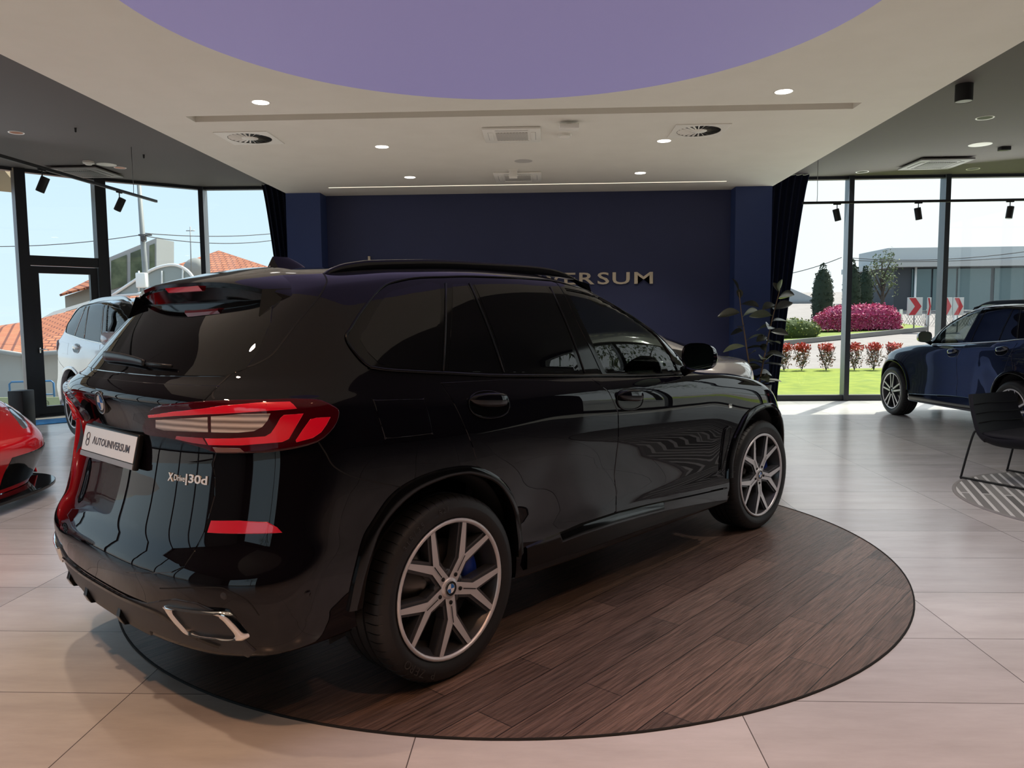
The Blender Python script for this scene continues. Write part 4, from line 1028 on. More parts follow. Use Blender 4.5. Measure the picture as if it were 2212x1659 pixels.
def ceiling_things():
    def downlight(x,y,z,r,label,lit=True,group=None,ring=None):
        t=empty('downlight',(x,y,z)); tag(t,label,'ceiling light',group)
        a=MB(); a.lathe([(r,0),(r*1.18,-.004),(r*1.22,0)],32); a.build('trim_ring',[ring or M['fix_white']],t)
        b=MB(); b.lathe([(0,-.002),(r*1.0,-.002)],32); b.build('lens',[M['lamp'] if lit else M['fix_dark']],t); return t
    g='lit downlights in the white ceiling'
    for (x,y),l in zip([(-2.60,7.16),(2.17,7.17),(-1.87,9.05),(1.39,9.02),(-1.88,10.98),(1.36,10.95)],
        ['round lit downlight in white ceiling above the long slot, nearest on the left','round lit downlight in white ceiling above the long slot, nearest on the right','round lit downlight beside the left square air diffuser','round lit downlight beside the right square air diffuser','round lit downlight near the navy wall, left of the small air conditioner','round lit downlight near the navy wall, right of the small air conditioner']):
        downlight(x,y,TZ,.075,l,True,g)
    def diffuser(x,y,label):
        t=empty('ceiling_vent',(x,y,TZ)); tag(t,label,'air vent','square swirl air diffusers')
        a=MB(); s=.29
        n=48; ring=[(.235*math.cos(2*PI*i/n),.235*math.sin(2*PI*i/n)) for i in range(n)]; sq=[]
        for i in range(n):
            c,sn=math.cos(2*PI*i/n),math.sin(2*PI*i/n); k=s/max(abs(c),abs(sn)); sq.append((c*k,sn*k))
        a.add([Vector((p[0],p[1],-.008)) for p in sq]+[Vector((p[0],p[1],-.008)) for p in ring]+[Vector((p[0],p[1],0)) for p in sq],[(i,(i+1)%n,n+(i+1)%n,n+i) for i in range(n)]+[(i,(i+1)%n,2*n+(i+1)%n,2*n+i) for i in range(n)])
        a.build('plate',[M['fix_white']],t)
        b=MB(); b.lathe([(0,-.001),(.236,-.001)],40); b.build('dark_core',[M['darkwall']],t)
        c=MB(); c.lathe([(0,-.010),(.085,-.010),(.09,-.004)],28)
        c.build('hub',[M['fix_white']],t)
        for k in range(24):
            v=MB(); a0=2*PI*k/24; P=[(.09,a0),(.23,a0+.05),(.23,a0+.14),(.09,a0+.10)]
            z=[-.010,-.010,-.002,-.002]; v.add([Vector((r*math.cos(q),r*math.sin(q),zz)) for (r,q),zz in zip(P,z)],[(0,1,2,3)]); v.build('vane',[M['fix_white']],t)
    diffuser(-3.22,8.50,'square white swirl air diffuser at the left of the white ceiling'); diffuser(1.69,8.56,'square white swirl air diffuser at the right of the white ceiling')
    def cassette(x,y,z,s,label,dark=False,rot=0):
        t=empty('ceiling_air_conditioner',(x,y,z-(.02 if dark else 0)),rot); tag(t,label,'air conditioner','ceiling air conditioner cassettes')
        m1=M['fix_white'] if not dark else mat('grey_fixture',(.20,.19,.18),.5)
        a=MB(); a.bbox((0,0,-.014),(s,s,.028),.008); a.build('cover',[m1],t)
        b=MB(); b.bbox((0,0,-.031),(s*.55,s*.55,.008),.003); b.build('grille',[grille_mat(dark)],t)
        for k in range(4):
            c=MB(); mt=Matrix.Rotation(k*PI/2,4,'Z'); c.bbox(mt@Vector((0,s*.37,-.030)),(s*.58,.05,.006),.002,mat=mt); c.build('louvre',[m1],t)
            e=MB(); e.box(mt@Vector((0,s*.405,-.0285)),(s*.56,.012,.002),0,mt); e.build('air_slot',[M['darkwall']],t)
    def grille_mat(dark):
        n='cassette_grille_dark' if dark else 'cassette_grille'
        if n in MATS: return MATS[n]
        m=mat(n,(.4,.38,.34),.6); nt,N,L=nodes(m); b=N['Principled BSDF']
        tc=N.new('ShaderNodeTexCoord'); ck=N.new('ShaderNodeTexChecker'); ck.inputs['Scale'].default_value=60
        c1,c2=((.20,.19,.18,1),(.02,.02,.02,1)) if dark else ((.55,.52,.46,1),(.24,.22,.2,1))
        ck.inputs['Color1'].default_value=c1; ck.inputs['Color2'].default_value=c2
        L.new(tc.outputs['Object'],ck.inputs['Vector']); L.new(ck.outputs[0],b.inputs['Base Color']); return m
    cassette(-.33,8.54,TZ,.62,'white square ceiling air conditioner in the middle of white ceiling'); cassette(-.35,11.03,TZ,.66,'white square air conditioner close to the navy wall')
    cassette(-7.2,12.0,DZ,.80,'dark square air conditioner over the left glazing',True); cassette(6.15,12.5,DZ,.80,'dark square air conditioner over the right glazing',True)
    def disc(name,x,y,z,r,h,label,cat,m,dome=0):
        a=MB(); pr=[(0,-h),(r*.8,-h),(r,-h*.5),(r,0)] if not dome else [(0,-h-dome),(r*.5,-h-dome*.8),(r*.75,-h),(r,-h),(r,0)]
        a.lathe(pr,28); o=a.build(name,[m],autosmooth=R(40)); o.location=(x,y,z); tag(o,label,cat); return o
    disc('ceiling_speaker',-.245,10.0,TZ,.115,.004,'flat round grey speaker grille in the white ceiling','speaker',mat('speaker_grey',(.40,.38,.35),.6))
    disc('smoke_detector',.245,8.61,TZ,.075,.03,'small white round smoke detector beside the middle air conditioner','smoke detector',M['fix_white'],.02)
    t=empty('ceiling_emergency_light',(.275,8.07,TZ)); tag(t,'small white box fixture on the white ceiling near the smoke detector','light fixture')
    a=MB(); a.bbox((0,0,-.055),(.20,.12,.05),.006); a.build('body',[M['fix_white']],t); a=MB(); a.bbox((0,0,-.018),(.05,.04,.036),.004); a.build('bracket',[M['fix_white']],t)
    t=empty('ceiling_sensor_box',(-.40,10.58,TZ)); tag(t,'small white box hanging in front of the far air conditioner','sensor'); a=MB(); a.bbox((0,0,-.055),(.11,.06,.11),.006); a.build('body',[M['fix_white']],t)
    a=MB(); a.bbox((0,0,-.003),(.14,.09,.006),.002); a.build('mounting_plate',[M['fix_white']],t)
    # dark ceiling fittings
    for x,y,l in ((-6.62,9.6,'round unlit downlight with pale ring, far left edge of dark ceiling'),(-6.55,11.85,'small round downlight beside the pale disc on left dark ceiling')):
        t=downlight(x,y,DZ,.075,l,True,None,mat('ring_white',(.75,.72,.68),.4)); 
        for c in t.children:
            if c.name.startswith('lens'): c.material_slots[0].link='OBJECT'; c.material_slots[0].material=mat('copper_reflector',(.45,.20,.12),.3,.6)
    for x,y,l in ((5.40,9.81,'round black downlight in right dark ceiling, nearest the black cylinder'),(5.33,13.25,'round black downlight above the right glazing, left of the air conditioner'),(7.08,13.15,'round black downlight above right glazing, right of the air conditioner')):
        downlight(x,y,DZ,.085,l,False,None,mat('ring_white',(.75,.72,.68),.4))
    disc('ceiling_disc',-6.62,11.6,DZ,.14,.006,'flat pale round disc on left dark ceiling','ceiling plate',M['fix_white'])
    disc('ceiling_disc',6.17,11.3,DZ,.15,.006,'flat pale round disc on right dark ceiling','ceiling plate',M['fix_white'])
    disc('ceiling_motion_sensor',-6.75,11.35,DZ,.08,.03,'black and white domed motion sensor on left dark ceiling','sensor',M['fix_white'],.03)
    for x,y,l in ((-5.75,9.43,'tiny black sprinkler nearest the camera on left dark ceiling'),(-5.71,10.97,'tiny black sprinkler farther back on left dark ceiling')):
        a=MB(); a.lathe([(0,-.055),(.012,-.05),(.014,0)],12); o=a.build('sprinkler',[M['fix_dark']]); o.location=(x,y,DZ); tag(o,l,'sprinkler')
    t=empty('surface_downlight',(4.40,8.40,DZ)); tag(t,'black cylinder lamp fixed to the right dark ceiling','ceiling light'); a=MB(); a.lathe([(.085,0),(.085,-.17),(.078,-.175)],28); a.build('cylinder_body',[M['fix_dark']],t,autosmooth=R(40)); a=MB(); a.lathe([(0,-.172),(.079,-.172)],28); a.build('lamp_face',[mat('lamp_face_grey',(.3,.3,.29),.5)],t)
    a=MB(); a.bbox((6.62,11.5,DZ-.025),(.14,.10,.05),.006); o=a.build('smoke_detector',[M['fix_dark']]); tag(o,'small black box detector on the right dark ceiling','smoke detector')
    # lighting tracks
    def track(name,a,b,label,heads,wires):
        t=empty(name,a); tag(t,label,'lighting track','black lighting tracks'); A=Vector(a); Bv=Vector(b); d=(Bv-A).normalized()
        mb=MB(); L=(Bv-A).length; ang=math.atan2(d.y,d.x); mt=Matrix.Rotation(ang,4,'Z'); mb.bbox(tuple((Bv-A)/2),(L,.036,.036),.004,mat=mt); mb.build('rail',[M['fix_dark']],t)
        for s in wires:
            w=MB(); p=d*s; w.tube([p+Vector((0,0,.018)),p+Vector((.004,0,.12)),p+Vector((0,0,.3)),p+Vector((0,0,DZ-A.z))],.004,6); w.build('suspension_wire',[mat('steel_wire',(.3,.3,.3),.4,.8)],t)
        for s,tilt,l in heads:
            p=A+d*s; h=empty('spotlight',p); tag(h,l,'spotlight','spotlights on the black tracks')
            q=MB(); q.bbox((0,0,-.026),(.11,.03,.016),.003,mat=mt); q.tube([(0,0,-.03),(0,0,-.10)],.007,8); q.build('bracket',[M['fix_dark']],h)
            m2=Matrix.Translation((0,0,-.185))@Matrix.Rotation(tilt[1],4,'Z')@Matrix.Rotation(tilt[0],4,'Y')
            c=MB(); c.lathe([(0,.09),(.043,.09),(.047,.085),(.047,-.085),(.042,-.09)],24); c.xf(m2); c.build('lamp_body',[M['fix_dark']],h,autosmooth=R(40))
            c=MB(); c.lathe([(0,-.078),(.041,-.088)],24); c.xf(m2); c.build('lamp_lens',[M['lamp'] if tilt[2] else mat('lamp_face_grey',(.3,.3,.29),.5)],h)
    track('lighting_track',(-5.62,11.1,3.24),(-5.76,4.6,3.24),'black suspended lighting track over the left of the room',
        [(.95,(R(28),R(0),True),'black spotlight near the far end of the left track'),(2.48,(R(24),R(10),True),'black lit spotlight on the left track above the door')],[.6,5.5])
    track('lighting_track',(3.91,11.9,3.19),(10.3,11.9,3.19),'black suspended lighting track before the right glazing',
        [(.52,(R(-14),R(0),False),'black spotlight at the left end of the right track'),(1.72,(R(-10),R(0),False),'black spotlight on the right track at the second mullion'),(3.06,(R(8),R(0),False),'black spotlight on the right track at the right edge')],[.22,5.0])
def wall_sign():
    t=empty('wall_sign',(0,12.49,2.115)); tag(t,'champagne gold dealership lettering on the navy wall behind the black SUV','sign')
    tx=MB()
    for wtx,xr_,ww in (('SUM',0,.885),('AUTOUNIVER',-.935,2.95)):
        q=text_mb(wtx,.268,.03,0,1.0,.003,'RIGHT',1.10); a_=min(p[0] for p in q.v); b_=max(p[0] for p in q.v); tx.add([Vector(((p[0]-b_)*ww/(b_-a_)+xr_,p[1],p[2])) for p in q.v],q.f,0)
    mt=Matrix.Translation((1.76,-.01,0))@Matrix.Rotation(PI/2,4,'X'); tx.xf(mt); tx.build('lettering',[M['gold']],t)
    e=MB(); e.tube([(-2.55+.25*math.cos(2*PI*i/40),-.01,-.05+.25*math.sin(2*PI*i/40)) for i in range(40)],.025,8,closed=True); e.box((-2.83,-.01,.20),(.035,.03,.42)); e.build('emblem',[M['gold']],t)
def plant():
    t=empty('rubber_plant',(3.22,11.75,0)); tag(t,'tall rubber plant with dark leaves beside the right navy pillar','plant')
    p=MB(); p.lathe([(0,0),(.17,0),(.20,.02),(.235,.45),(.225,.46),(.21,.42),(0,.40)],32); p.build('pot',[mat('pot_dark',(.03,.03,.032),.5)],t,autosmooth=R(40))
    rnd=random.Random(3); leafm=noise_mat('rubber_leaf',(.020,.022,.016),(.036,.036,.024),6,.25); lb=noise_mat('rubber_leaf_light',(.09,.11,.06),(.14,.15,.09),6,.3)
    stems=[([(0,0,.4),(-.10,.02,.8),(-.17,.0,1.2),(-.23,0,1.55),(-.27,-.0,1.86)],13),([(.05,0,.4),(.08,-.05,.7),(.15,-.05,1.1),(.23,-.05,1.5),(.33,-.05,1.92)],24),([(.0,-.03,.4),(.05,-.10,.6),(.10,-.14,.95)],7)]
    for P,nl in stems:
        path=smooth_path(P,5); s=MB(); s.tube(path,[.013-.008*i/len(path) for i in range(len(path))],8); s.build('stem',[mat('stem_brown',(.16,.10,.05),.7)],t)
        for k in range(nl):
            f=.12+.88*k/(nl-1); i=min(len(path)-1,int(f*(len(path)-1))); base=path[i]; az=k*2.4+rnd.uniform(-.4,.4); el=rnd.uniform(-.1,.55)+(.7 if k>=nl-2 else 0)
            L=rnd.uniform(.23,.33)*(1 if k<nl-2 else .8); W=L*rnd.uniform(.23,.29)
            d=Vector((math.cos(az)*math.cos(el),math.sin(az)*math.cos(el),math.sin(el))); sd=d.cross(Vector((0,0,1))).normalized(); up=sd.cross(d); roll=rnd.uniform(-1.0,1.0); sd,up=sd*math.cos(roll)+up*math.sin(roll),up*math.cos(roll)-sd*math.sin(roll)
            G=[]
            for a in range(9):
                u=a/8; w=W*math.sin(PI*min(1,u*.96+.02))**.75; c=base+d*(.03+L*u)-Vector((0,0,1))*.10*L*u*u*2; G.append([c-sd*w+up*w*.35,c,c+sd*w+up*w*.35])
            m=MB(); m.grid(G); m.tube([base,G[0][1]],.004,5); m.build('leaf',[leafm if rnd.random()<.7 else lb],t)
def chair_rug():
    rc=(4.64,6.02); r=1.29
    m=mat('striped_rug',(.2,.2,.19),.95); nt,N,L=nodes(m); b=N['Principled BSDF']; tc=N.new('ShaderNodeTexCoord'); mp=N.new('ShaderNodeMapping'); mp.inputs['Rotation'].default_value=(0,0,R(28))
    br=N.new('ShaderNodeTexBrick'); br.offset=.5; br.inputs['Scale'].default_value=1; br.inputs['Brick Width'].default_value=2.6; br.inputs['Row Height'].default_value=.078; br.inputs['Mortar Size'].default_value=.013; br.inputs['Bias'].default_value=-.1
    mp.inputs['Rotation'].default_value=(0,0,R(-70.6)); br.inputs['Color1'].default_value=(.20,.195,.18,1); br.inputs['Color2'].default_value=(.07,.068,.065,1); br.inputs['Mortar'].default_value=(.5,.49,.46,1)
    L.new(tc.outputs['Object'],mp.inputs[0]); L.new(mp.outputs[0],br.inputs['Vector']); L.new(br.outputs[0],b.inputs['Base Color'])
    a=MB(); a.lathe([(0,.010),(r-.03,.010)],96); a.lathe([(r-.03,.010),(r-.025,.012),(r,.010),(r,0)],96,1); o=a.build('rug',[m,mat('rug_edge',(.20,.19,.175),.95)]); o.location=(rc[0],rc[1],0); tag(o,'round grey striped rug under the black chair','rug')
    c=Vector((4.13,7.03,.006)); t=empty('lounge_chair',c,math.atan2(-.475*-1,-.88*-1) if False else 0); f=Vector((.475,-.88,0)); w=Vector((.88,.475,0))
    t.rotation_euler=(0,0,math.atan2(w.y,w.x)); tag(t,'black upholstered armchair with black wire sled legs at the right edge','chair')
    # local: x across, -y forward
    hw=.34
    for s in (-1,1):
        P=[(s*(hw-.03),.02,.46),(s*(hw-.01),.05,.40),(s*hw,.13,.04),(s*hw,.12,.018),(s*hw,.08,.017),(s*hw,-.58,.017),(s*hw,-.62,.022),(s*hw,-.62,.05),(s*(hw-.04),-.50,.40)]
        l=MB(); l.tube(smooth_path(P,5),.0095,10); l.build('leg',[M['satin_black']],t)
    navy=mat('black_upholstery',(.006,.006,.010),.75)
    G=[];
    prof=[(.135,.765,.30),(.11,.66,.315),(.07,.54,.33),(.03,.44,.335),(-.04,.385,.335),(-.14,.365,.335),(-.30,.372,.335),(-.46,.385,.33),(-.56,.385,.32)]
    prof=smooth_path([Vector(p) for p in prof],4)
    b=MB(); back=[p for p in prof]
    for side,off in ((0,0),(1,.065)):
        G=[]
        for i,p in enumerate(back):
            q=back[min(i+1,len(back)-1)]-back[max(i-1,0)]; n=Vector((-q.y,q.x)).normalized(); n=Vector((n.x,n.y)) ; 
            row=[]
            for k in range(13):
                u=-1+k/6; bow=.05*u*u; edge=.5*off*(abs(u)**8)
                row.append(Vector((u*p.z,p.x+n.x*(off-edge)*1-bow*(1 if i<16 else 0),p.y+n.y*(off-edge)+bow*(.9 if i>=16 else .2))))
            G.append(row)
        b.grid(G if side else [r_[::-1] for r_ in G])
        if side==0: G0=G
    n=len(G0)
    for i in range(n-1):
        for k in (0,12): b.add([G0[i][k],G0[i+1][k],G[i+1][k],G[i][k]],[(0,1,2,3)])
    for i in (0,n-1): b.add(G0[i]+G[i],[(k,k+1,14+k,13+k) for k in range(12)])
    b.build('seat_shell',[navy],t,weld=True,autosmooth=R(60))
    cu=MB(); cu.bbox((0,-.27,.415),(.60,.55,.06),.028); cu.build('seat_cushion',[navy],t)
    for z,y in ((.52,.045),(.60,.068),(.68,.095)):
        s=MB(); s.tube([(-.30,y-.03,z),(0,y+.02,z),(.30,y-.03,z)],.004,6); s.build('back_seam',[M['matte_black']],t)
    a=MB(); mt=Matrix.Rotation(R(47),4,'Z'); a.bbox((-7.42,11.22,.006),(.95,.60,.012),.004,mat=mt); o=a.build('door_mat',[noise_mat('blue_mat',(.02,.16,.42),(.08,.32,.62),9,.8)]); tag(o,'blue mat on the floor inside the glass door','mat')
    a=MB(); a.bbox((-6.95,9.85,.30),(.20,.24,.60),.008); o=a.build('pedestal',[M['fix_dark']]); tag(o,'black square pedestal box behind the red sports car','pedestal')
# ------------------------------------------------------------------ outside
def leafy(mb, c, r, n, size, rnd, mi=(0,), shell=.75, flat=1.0):
    for _ in range(n):
        while True:
            p=Vector((rnd.uniform(-1,1),rnd.uniform(-1,1),rnd.uniform(-1,1)))
            if 0<p.length<=1: break
        p=p.normalized()*(shell+(1-shell)*rnd.random()); q=Vector((c[0]+p.x*r[0],c[1]+p.y*r[1],c[2]+p.z*r[2]))
        a=Vector((rnd.gauss(0,1),rnd.gauss(0,1),rnd.gauss(0,1))).normalized(); b=a.cross(Vector((rnd.gauss(0,1),rnd.gauss(0,1),rnd.gauss(0,1)))).normalized(); s=size*rnd.uniform(.6,1.3)
        mb.add([q-a*s,q+b*s*.45,q+a*s,q-b*s*.45],[(0,1,2,3)],rnd.choice(mi))
def roof_tiles():
    m=mat('terracotta_tiles',(.62,.2,.08),.7); nt,N,L=nodes(m); b=N['Principled BSDF']; tc=N.new('ShaderNodeTexCoord'); mp=N.new('ShaderNodeMapping'); mp.inputs['Scale'].default_value=(1,.55,1.0)
    br=N.new('ShaderNodeTexBrick'); br.offset=.5; br.inputs['Scale'].default_value=1; br.inputs['Brick Width'].default_value=.24; br.inputs['Row Height'].default_value=.15; br.inputs['Mortar Size'].default_value=.026; br.inputs['Mortar Smooth'].default_value=.6
    br.inputs['Color1'].default_value=(.78,.27,.12,1); br.inputs['Color2'].default_value=(.66,.20,.085,1); br.inputs['Mortar'].default_value=(.22,.05,.025,1)
    L.new(tc.outputs['UV'],mp.inputs[0]); L.new(mp.outputs[0],br.inputs['Vector']); L.new(br.outputs[0],b.inputs['Base Color']); return m
def uvquad(name, pts, m, parent, th=.08):
    """roof plane with real-size coordinates in its own plane for the tile pattern"""
    P=[Vector(p) for p in pts]; n=(P[1]-P[0]).cross(P[-1]-P[0]).normalized()
    if n.z<0: P=P[::-1]; n=-n
    x=Vector((0,0,1)).cross(n).normalized(); y=n.cross(x); mb=MB(); k=len(P)
    mb.add(P+[p-n*th for p in P],[tuple(range(k)),tuple(range(k,2*k))[::-1]]+[(i,k+i,k+(i+1)%k,(i+1)%k) for i in range(k)])
    o=mb.build(name,[m],parent); uv=o.data.uv_layers.new(name='UVMap')
    for lp in o.data.loops:
        v=o.data.vertices[lp.vertex_index].co; uv.data[lp.index].uv=(v.dot(x),v.dot(y))
    return o
def outside():
    rnd=random.Random(11)
    grass=noise_mat('lawn_grass',(.23,.32,.008),(.39,.46,.02),3,.9,8,stretch=(1,1,1)); bank=noise_mat('bank_grass',(.22,.30,.03),(.36,.43,.07),2,.9,6)
    road=noise_mat('pale_asphalt',(.42,.36,.35),(.48,.42,.41),2,.9); kerb=mat('kerb_concrete',(.35,.34,.33),.8); 
    def zr(y): return max(0,.088*(y-22))
    def plane(name,pts,m): mb=MB(); mb.add([Vector(p) for p in pts],[tuple(range(len(pts)))]); return st(mb.build(name,[m]))
    plane('lawn',[(-3,13.9,-.02),(40,13.9,-.02),(40,22.1,0),(-3,22.1,0)],grass)
    plane('road',[(-3,22.1,-.01),(60,22.1,-.01),(60,60,zr(60)-.01),(-3,60,zr(60)-.01)],road)
    ka=(6.5,26.2); kb=(15.6,31.8)
    mb=MB(); A=Vector((*ka,zr(ka[1]))); Bv=Vector((*kb,zr(kb[1]))); d=Vector((0,.25,0)); mb.add([A,Bv,Bv+Vector((0,0,.16)),A+Vector((0,0,.16)),A+d,Bv+d,Bv+d+Vector((0,0,.16)),A+d+Vector((0,0,.16))],[(0,1,2,3),(3,2,6,7),(4,7,6,5)]); st(mb.build('kerb',[kerb]))
    plane('grass_bank',[(ka[0],ka[1]+.25,zr(ka[1])+.16),(kb[0],kb[1]+.25,zr(kb[1])+.16),(17.5,46,zr(46)*.75),(2,46,zr(46)*.75)],bank)
    plane('terrain',[(-90,13.9,-2.2),(-3,13.9,-1.2),(-3,120,1.5),(-90,120,-1)],noise_mat('pale_ground',(.45,.43,.40),(.55,.53,.5),1,.9))
    plane('terrain_right',[(10.8,-30,-.1),(120,-30,-.1),(120,13.9,-.03),(10.8,13.9,-.03)],noise_mat('grey_paving',(.20,.19,.18),(.27,.26,.25),2,.9))
    plane('terrain_left',[(-120,-40,-1.2),(-10.5,-40,-.2),(-10.5,13.9,-.3),(-120,13.9,-2.2)],road)
    plane('terrain_front',[(-60,-60,-.2),(60,-60,-.2),(60,-7.4,-.1),(-60,-7.4,-.1)],noise_mat('grey_paving',(.2,.19,.18),(.27,.26,.25),2,.9))
    plane('terrain_far',[(-3,60,zr(60)-.05),(160,60,zr(60)-.05),(160,200,zr(60)),(-3,200,zr(60))],bank)
    # red-tipped shrubs
    red=mat('red_leaves',(1.0,.13,.09),.6); grn=mat('bronze_leaves',(.17,.13,.07),.7); twig=mat('twig_brown',(.16,.10,.08),.8)
    for k,u in enumerate((1694,1732,1785,1846,1888,1930)):
        p=on_y(u,780,21.4); t=empty('photinia_shrub',(p.x,21.4,-.005)); tag(t,['red-tipped shrub on the lawn edge beside the curtain','red-tipped shrub on the lawn edge, second from the curtain','red-tipped shrub on the lawn edge just left of the first mullion','red-tipped shrub on the lawn edge just right of the first mullion','red-tipped shrub on the lawn edge behind the blue SUV bonnet','red-tipped shrub at lawn edge mostly hidden by the blue SUV'][k],'shrub','red-tipped shrubs along the lawn')
        a=MB()
        for j in range(9):
            az=rnd.uniform(0,6.28); a.tube([(0,0,0),(.10*math.cos(az),.10*math.sin(az),.3),(.24*math.cos(az),.2*math.sin(az),.66)],.006,4)
        leafy(a,(0,0,.36),(.24,.26,.34),420,.034,rnd,(1,1,2),.3); a.build('branches',[twig,grn,mat('pink_bronze_leaves',(.75,.32,.26),.7)],t)
        b=MB(); leafy(b,(0,0,.64),(.24,.24,.14),380,.042,rnd,(0,),.2); b.build('red_tips',[red],t)
    # pink hedge
    c=on_y(1850,700,31.6); t=empty('pink_hedge',(c.x,31.6,zr(31.6)+.1)); tag(t,'long clipped hedge of bright pink foliage beyond the road','hedge')
    a=MB(); G=[]
    for i in range(25):
        v=-1+i/12; ww=1.72; row=[]
        for j in range(17):
            h=PI*j/16; e=(1-abs(v)**5)**.5 if abs(v)<1 else .02; row.append(Vector((v*ww,math.cos(h)*.55*e,.02+(.98-.10*(1-v)*.5)*math.sin(h)**.5*e*(1 if v>-.6 else .9))))
        G.append(row)
    a.grid(G); a.build('inner_mass',[noise_mat('hedge_core',(.55,.06,.18),(.75,.10,.28),8,.9)],t)
    b=MB()
    for row in G:
        for p in row:
            for _ in range(9):
                q=p+Vector((rnd.gauss(0,.06),rnd.gauss(0,.05),rnd.gauss(0,.04))); x=Vector((rnd.gauss(0,1),rnd.gauss(0,1),rnd.gauss(0,1))).normalized(); y=x.cross(Vector((rnd.gauss(0,1),rnd.gauss(0,1),1))).normalized(); s=rnd.uniform(.035,.07)
                b.add([q-x*s,q+y*s*.5,q+x*s,q-y*s*.5],[(0,1,2,3)],rnd.choice((0,0,1,2)))
    for _ in range(1500):
        v=rnd.uniform(-1,1); q=Vector((v*1.68,-.56*(1-abs(v)**5)**.5-rnd.uniform(0,.06),rnd.uniform(.02,.62))); x=Vector((rnd.gauss(0,1),rnd.gauss(0,1),rnd.gauss(0,1))).normalized(); y=x.cross(Vector((rnd.gauss(0,1),rnd.gauss(0,1),1))).normalized(); s=rnd.uniform(.03,.06)
        b.add([q-x*s,q+y*s*.5,q+x*s,q-y*s*.5],[(0,1,2,3)],rnd.choice((0,0,1,2)))
    o=b.build('pink_foliage',[mat('pink_leaves',(1.0,.10,.32),.6),mat('light_pink_leaves',(1.0,.36,.52),.6),mat('dull_pink_leaves',(.62,.12,.2),.6)],t)
    # green hedge at left
    c=on_y(1715,735,29); t=empty('green_hedge',(c.x,29,zr(29)+.12)); tag(t,'low yellow-green hedge left of the pink hedge','hedge'); a=MB(); a.sphere((0,0,.22),1,10,0,(.95,.5,.42)); a.build('inner_mass',[mat('hedge_green_core',(.08,.12,.02),.9)],t); b=MB(); leafy(b,(0,0,.26),(1.0,.55,.45),900,.05,rnd,(0,1),.9); b.build('foliage',[mat('lime_leaves',(.38,.42,.06),.7),mat('green_leaves',(.16,.24,.05),.7)],t)
    # cypresses
    dk=mat('cypress_dark',(.022,.045,.022),.8); dk2=mat('cypress_mid',(.04,.075,.035),.8)
    for u,y,w,ht,l in ((1775,35,.52,2.75,'dark rounded cypress left of the first mullion'),(1838,36.5,.46,2.9,'tall dark cypress just behind the first mullion'),(1866,38.2,.42,2.6,'narrow dark cypress right of the first mullion')):
        p=on_y(u,710,y); t=empty('cypress',(p.x,y,zr(y)*.8)); tag(t,l,'tree','dark cypresses beyond the pink hedge'); a=MB(); a.sphere((0,0,ht*.46),1,12,0,(w*.85,w*.85,ht*.52)); a.build('inner_mass',[dk],t); b=MB()
        for k in range(10):
            f=k/9; rr=w*(1-(abs(f-.4)/.62)**2.4)**.5; leafy(b,(0,0,.15+f*(ht-.2)),(rr,rr,ht*.09),170,.055,rnd,(0,1),.85)
        b.build('foliage',[dk,dk2],t); c=MB(); c.tube([(0,0,-.3),(0,0,.5)],.08,8); c.build('trunk',[twig],t)
    def tree(u,v,y,h,w,l,n=2600,base=None,mats=None,xy=None):
        p=on_y(u,v,y) if xy is None else Vector((xy[0],xy[1],0)); z0=zr(p.y)*.8 if base is None else base
        t=empty('deciduous_tree',(p.x,p.y,z0)); tag(t,l,'tree'); c=MB(); c.tube([(0,0,-.3),(.05,0,h*.3),(0,.05,h*.6)],[.12,.1,.05],8)
        for k in range(9):
            az=k*2.4; c.tube([(0,0,h*(.25+.04*k)),(w*.4*math.cos(az),w*.4*math.sin(az),h*(.45+.04*k)),(w*.75*math.cos(az),w*.75*math.sin(az),h*(.55+.045*k))],[.05,.03,.012],6)
        c.build('trunk',[mat('bark_grey',(.12,.10,.085),.9)],t); b=MB()
        for k in range(9): az=k*2.4; leafy(b,(w*.5*math.cos(az),w*.5*math.sin(az),h*(.48+.05*k)),(w*.5,w*.5,h*.16),n//9,.075,rnd,(0,1),.1)
        b.build('foliage',mats or [mat('spring_leaves',(.20,.27,.10),.7),mat('pale_leaves',(.34,.38,.20),.7)],t)
    tree(1903,690,40,3.6,.95,'sparse spring tree left of the grey glazed building',700)
    tree(0,0,0,7,3,'leafy tree outside the right side glazing near the blue SUV',2600,-.1,xy=(19,3)); tree(0,0,0,8,3.4,'leafy tree outside the right side glazing nearer the camera',2600,-.1,xy=(21.5,11.5))
    tree(0,0,0,8,3.5,'leafy tree outside behind the camera',2600,-.2,xy=(-6,-16))
    # grey glazed building
    y=42; t=empty('commercial_building'); a0=on_y(1928,715,y); a1=on_y(1928,578,y); x0=a0.x; zt=a1.z; x1=x0+16; zb=a0.z-1.2
    tag(t,'grey flat-roofed building with bluish glazing beyond the road','building')
    a=MB(); a.box(((x0+x1)/2,y+3,(zt+zb)/2),(x1-x0,6,zt-zb)); a.build('wall',[mat('slate_cladding',(.085,.10,.125),.6)],t)
    a=MB(); a.box(((x0+x1)/2-.1,y+2.8,zt+.14),(x1-x0+.6,7,.30)); a.build('fascia',[mat('white_fascia',(.75,.76,.78),.5)],t)
    a=MB(); a.box(((x0+x1)/2+.4,y+4.2,zt+.75),(x1-x0-.4,4,.95)); a.build('roof',[mat('pale_roof',(.70,.74,.78),.6)],t)
    for k,(p,q) in enumerate(((.9,1.9),(2.0,3.2),(3.3,5.0),(5.2,6.9),(7.0,8.8),(8.9,12),(12.2,15.5))):
        a=MB(); a.box((x0+(p+q)/2,y-.03,(zt+zb)/2+.2),(q-p,.06,zt-zb-.6)); a.build('window',[mat('blue_grey_glass',(.17,.27,.30),.06,.2,0)],t)
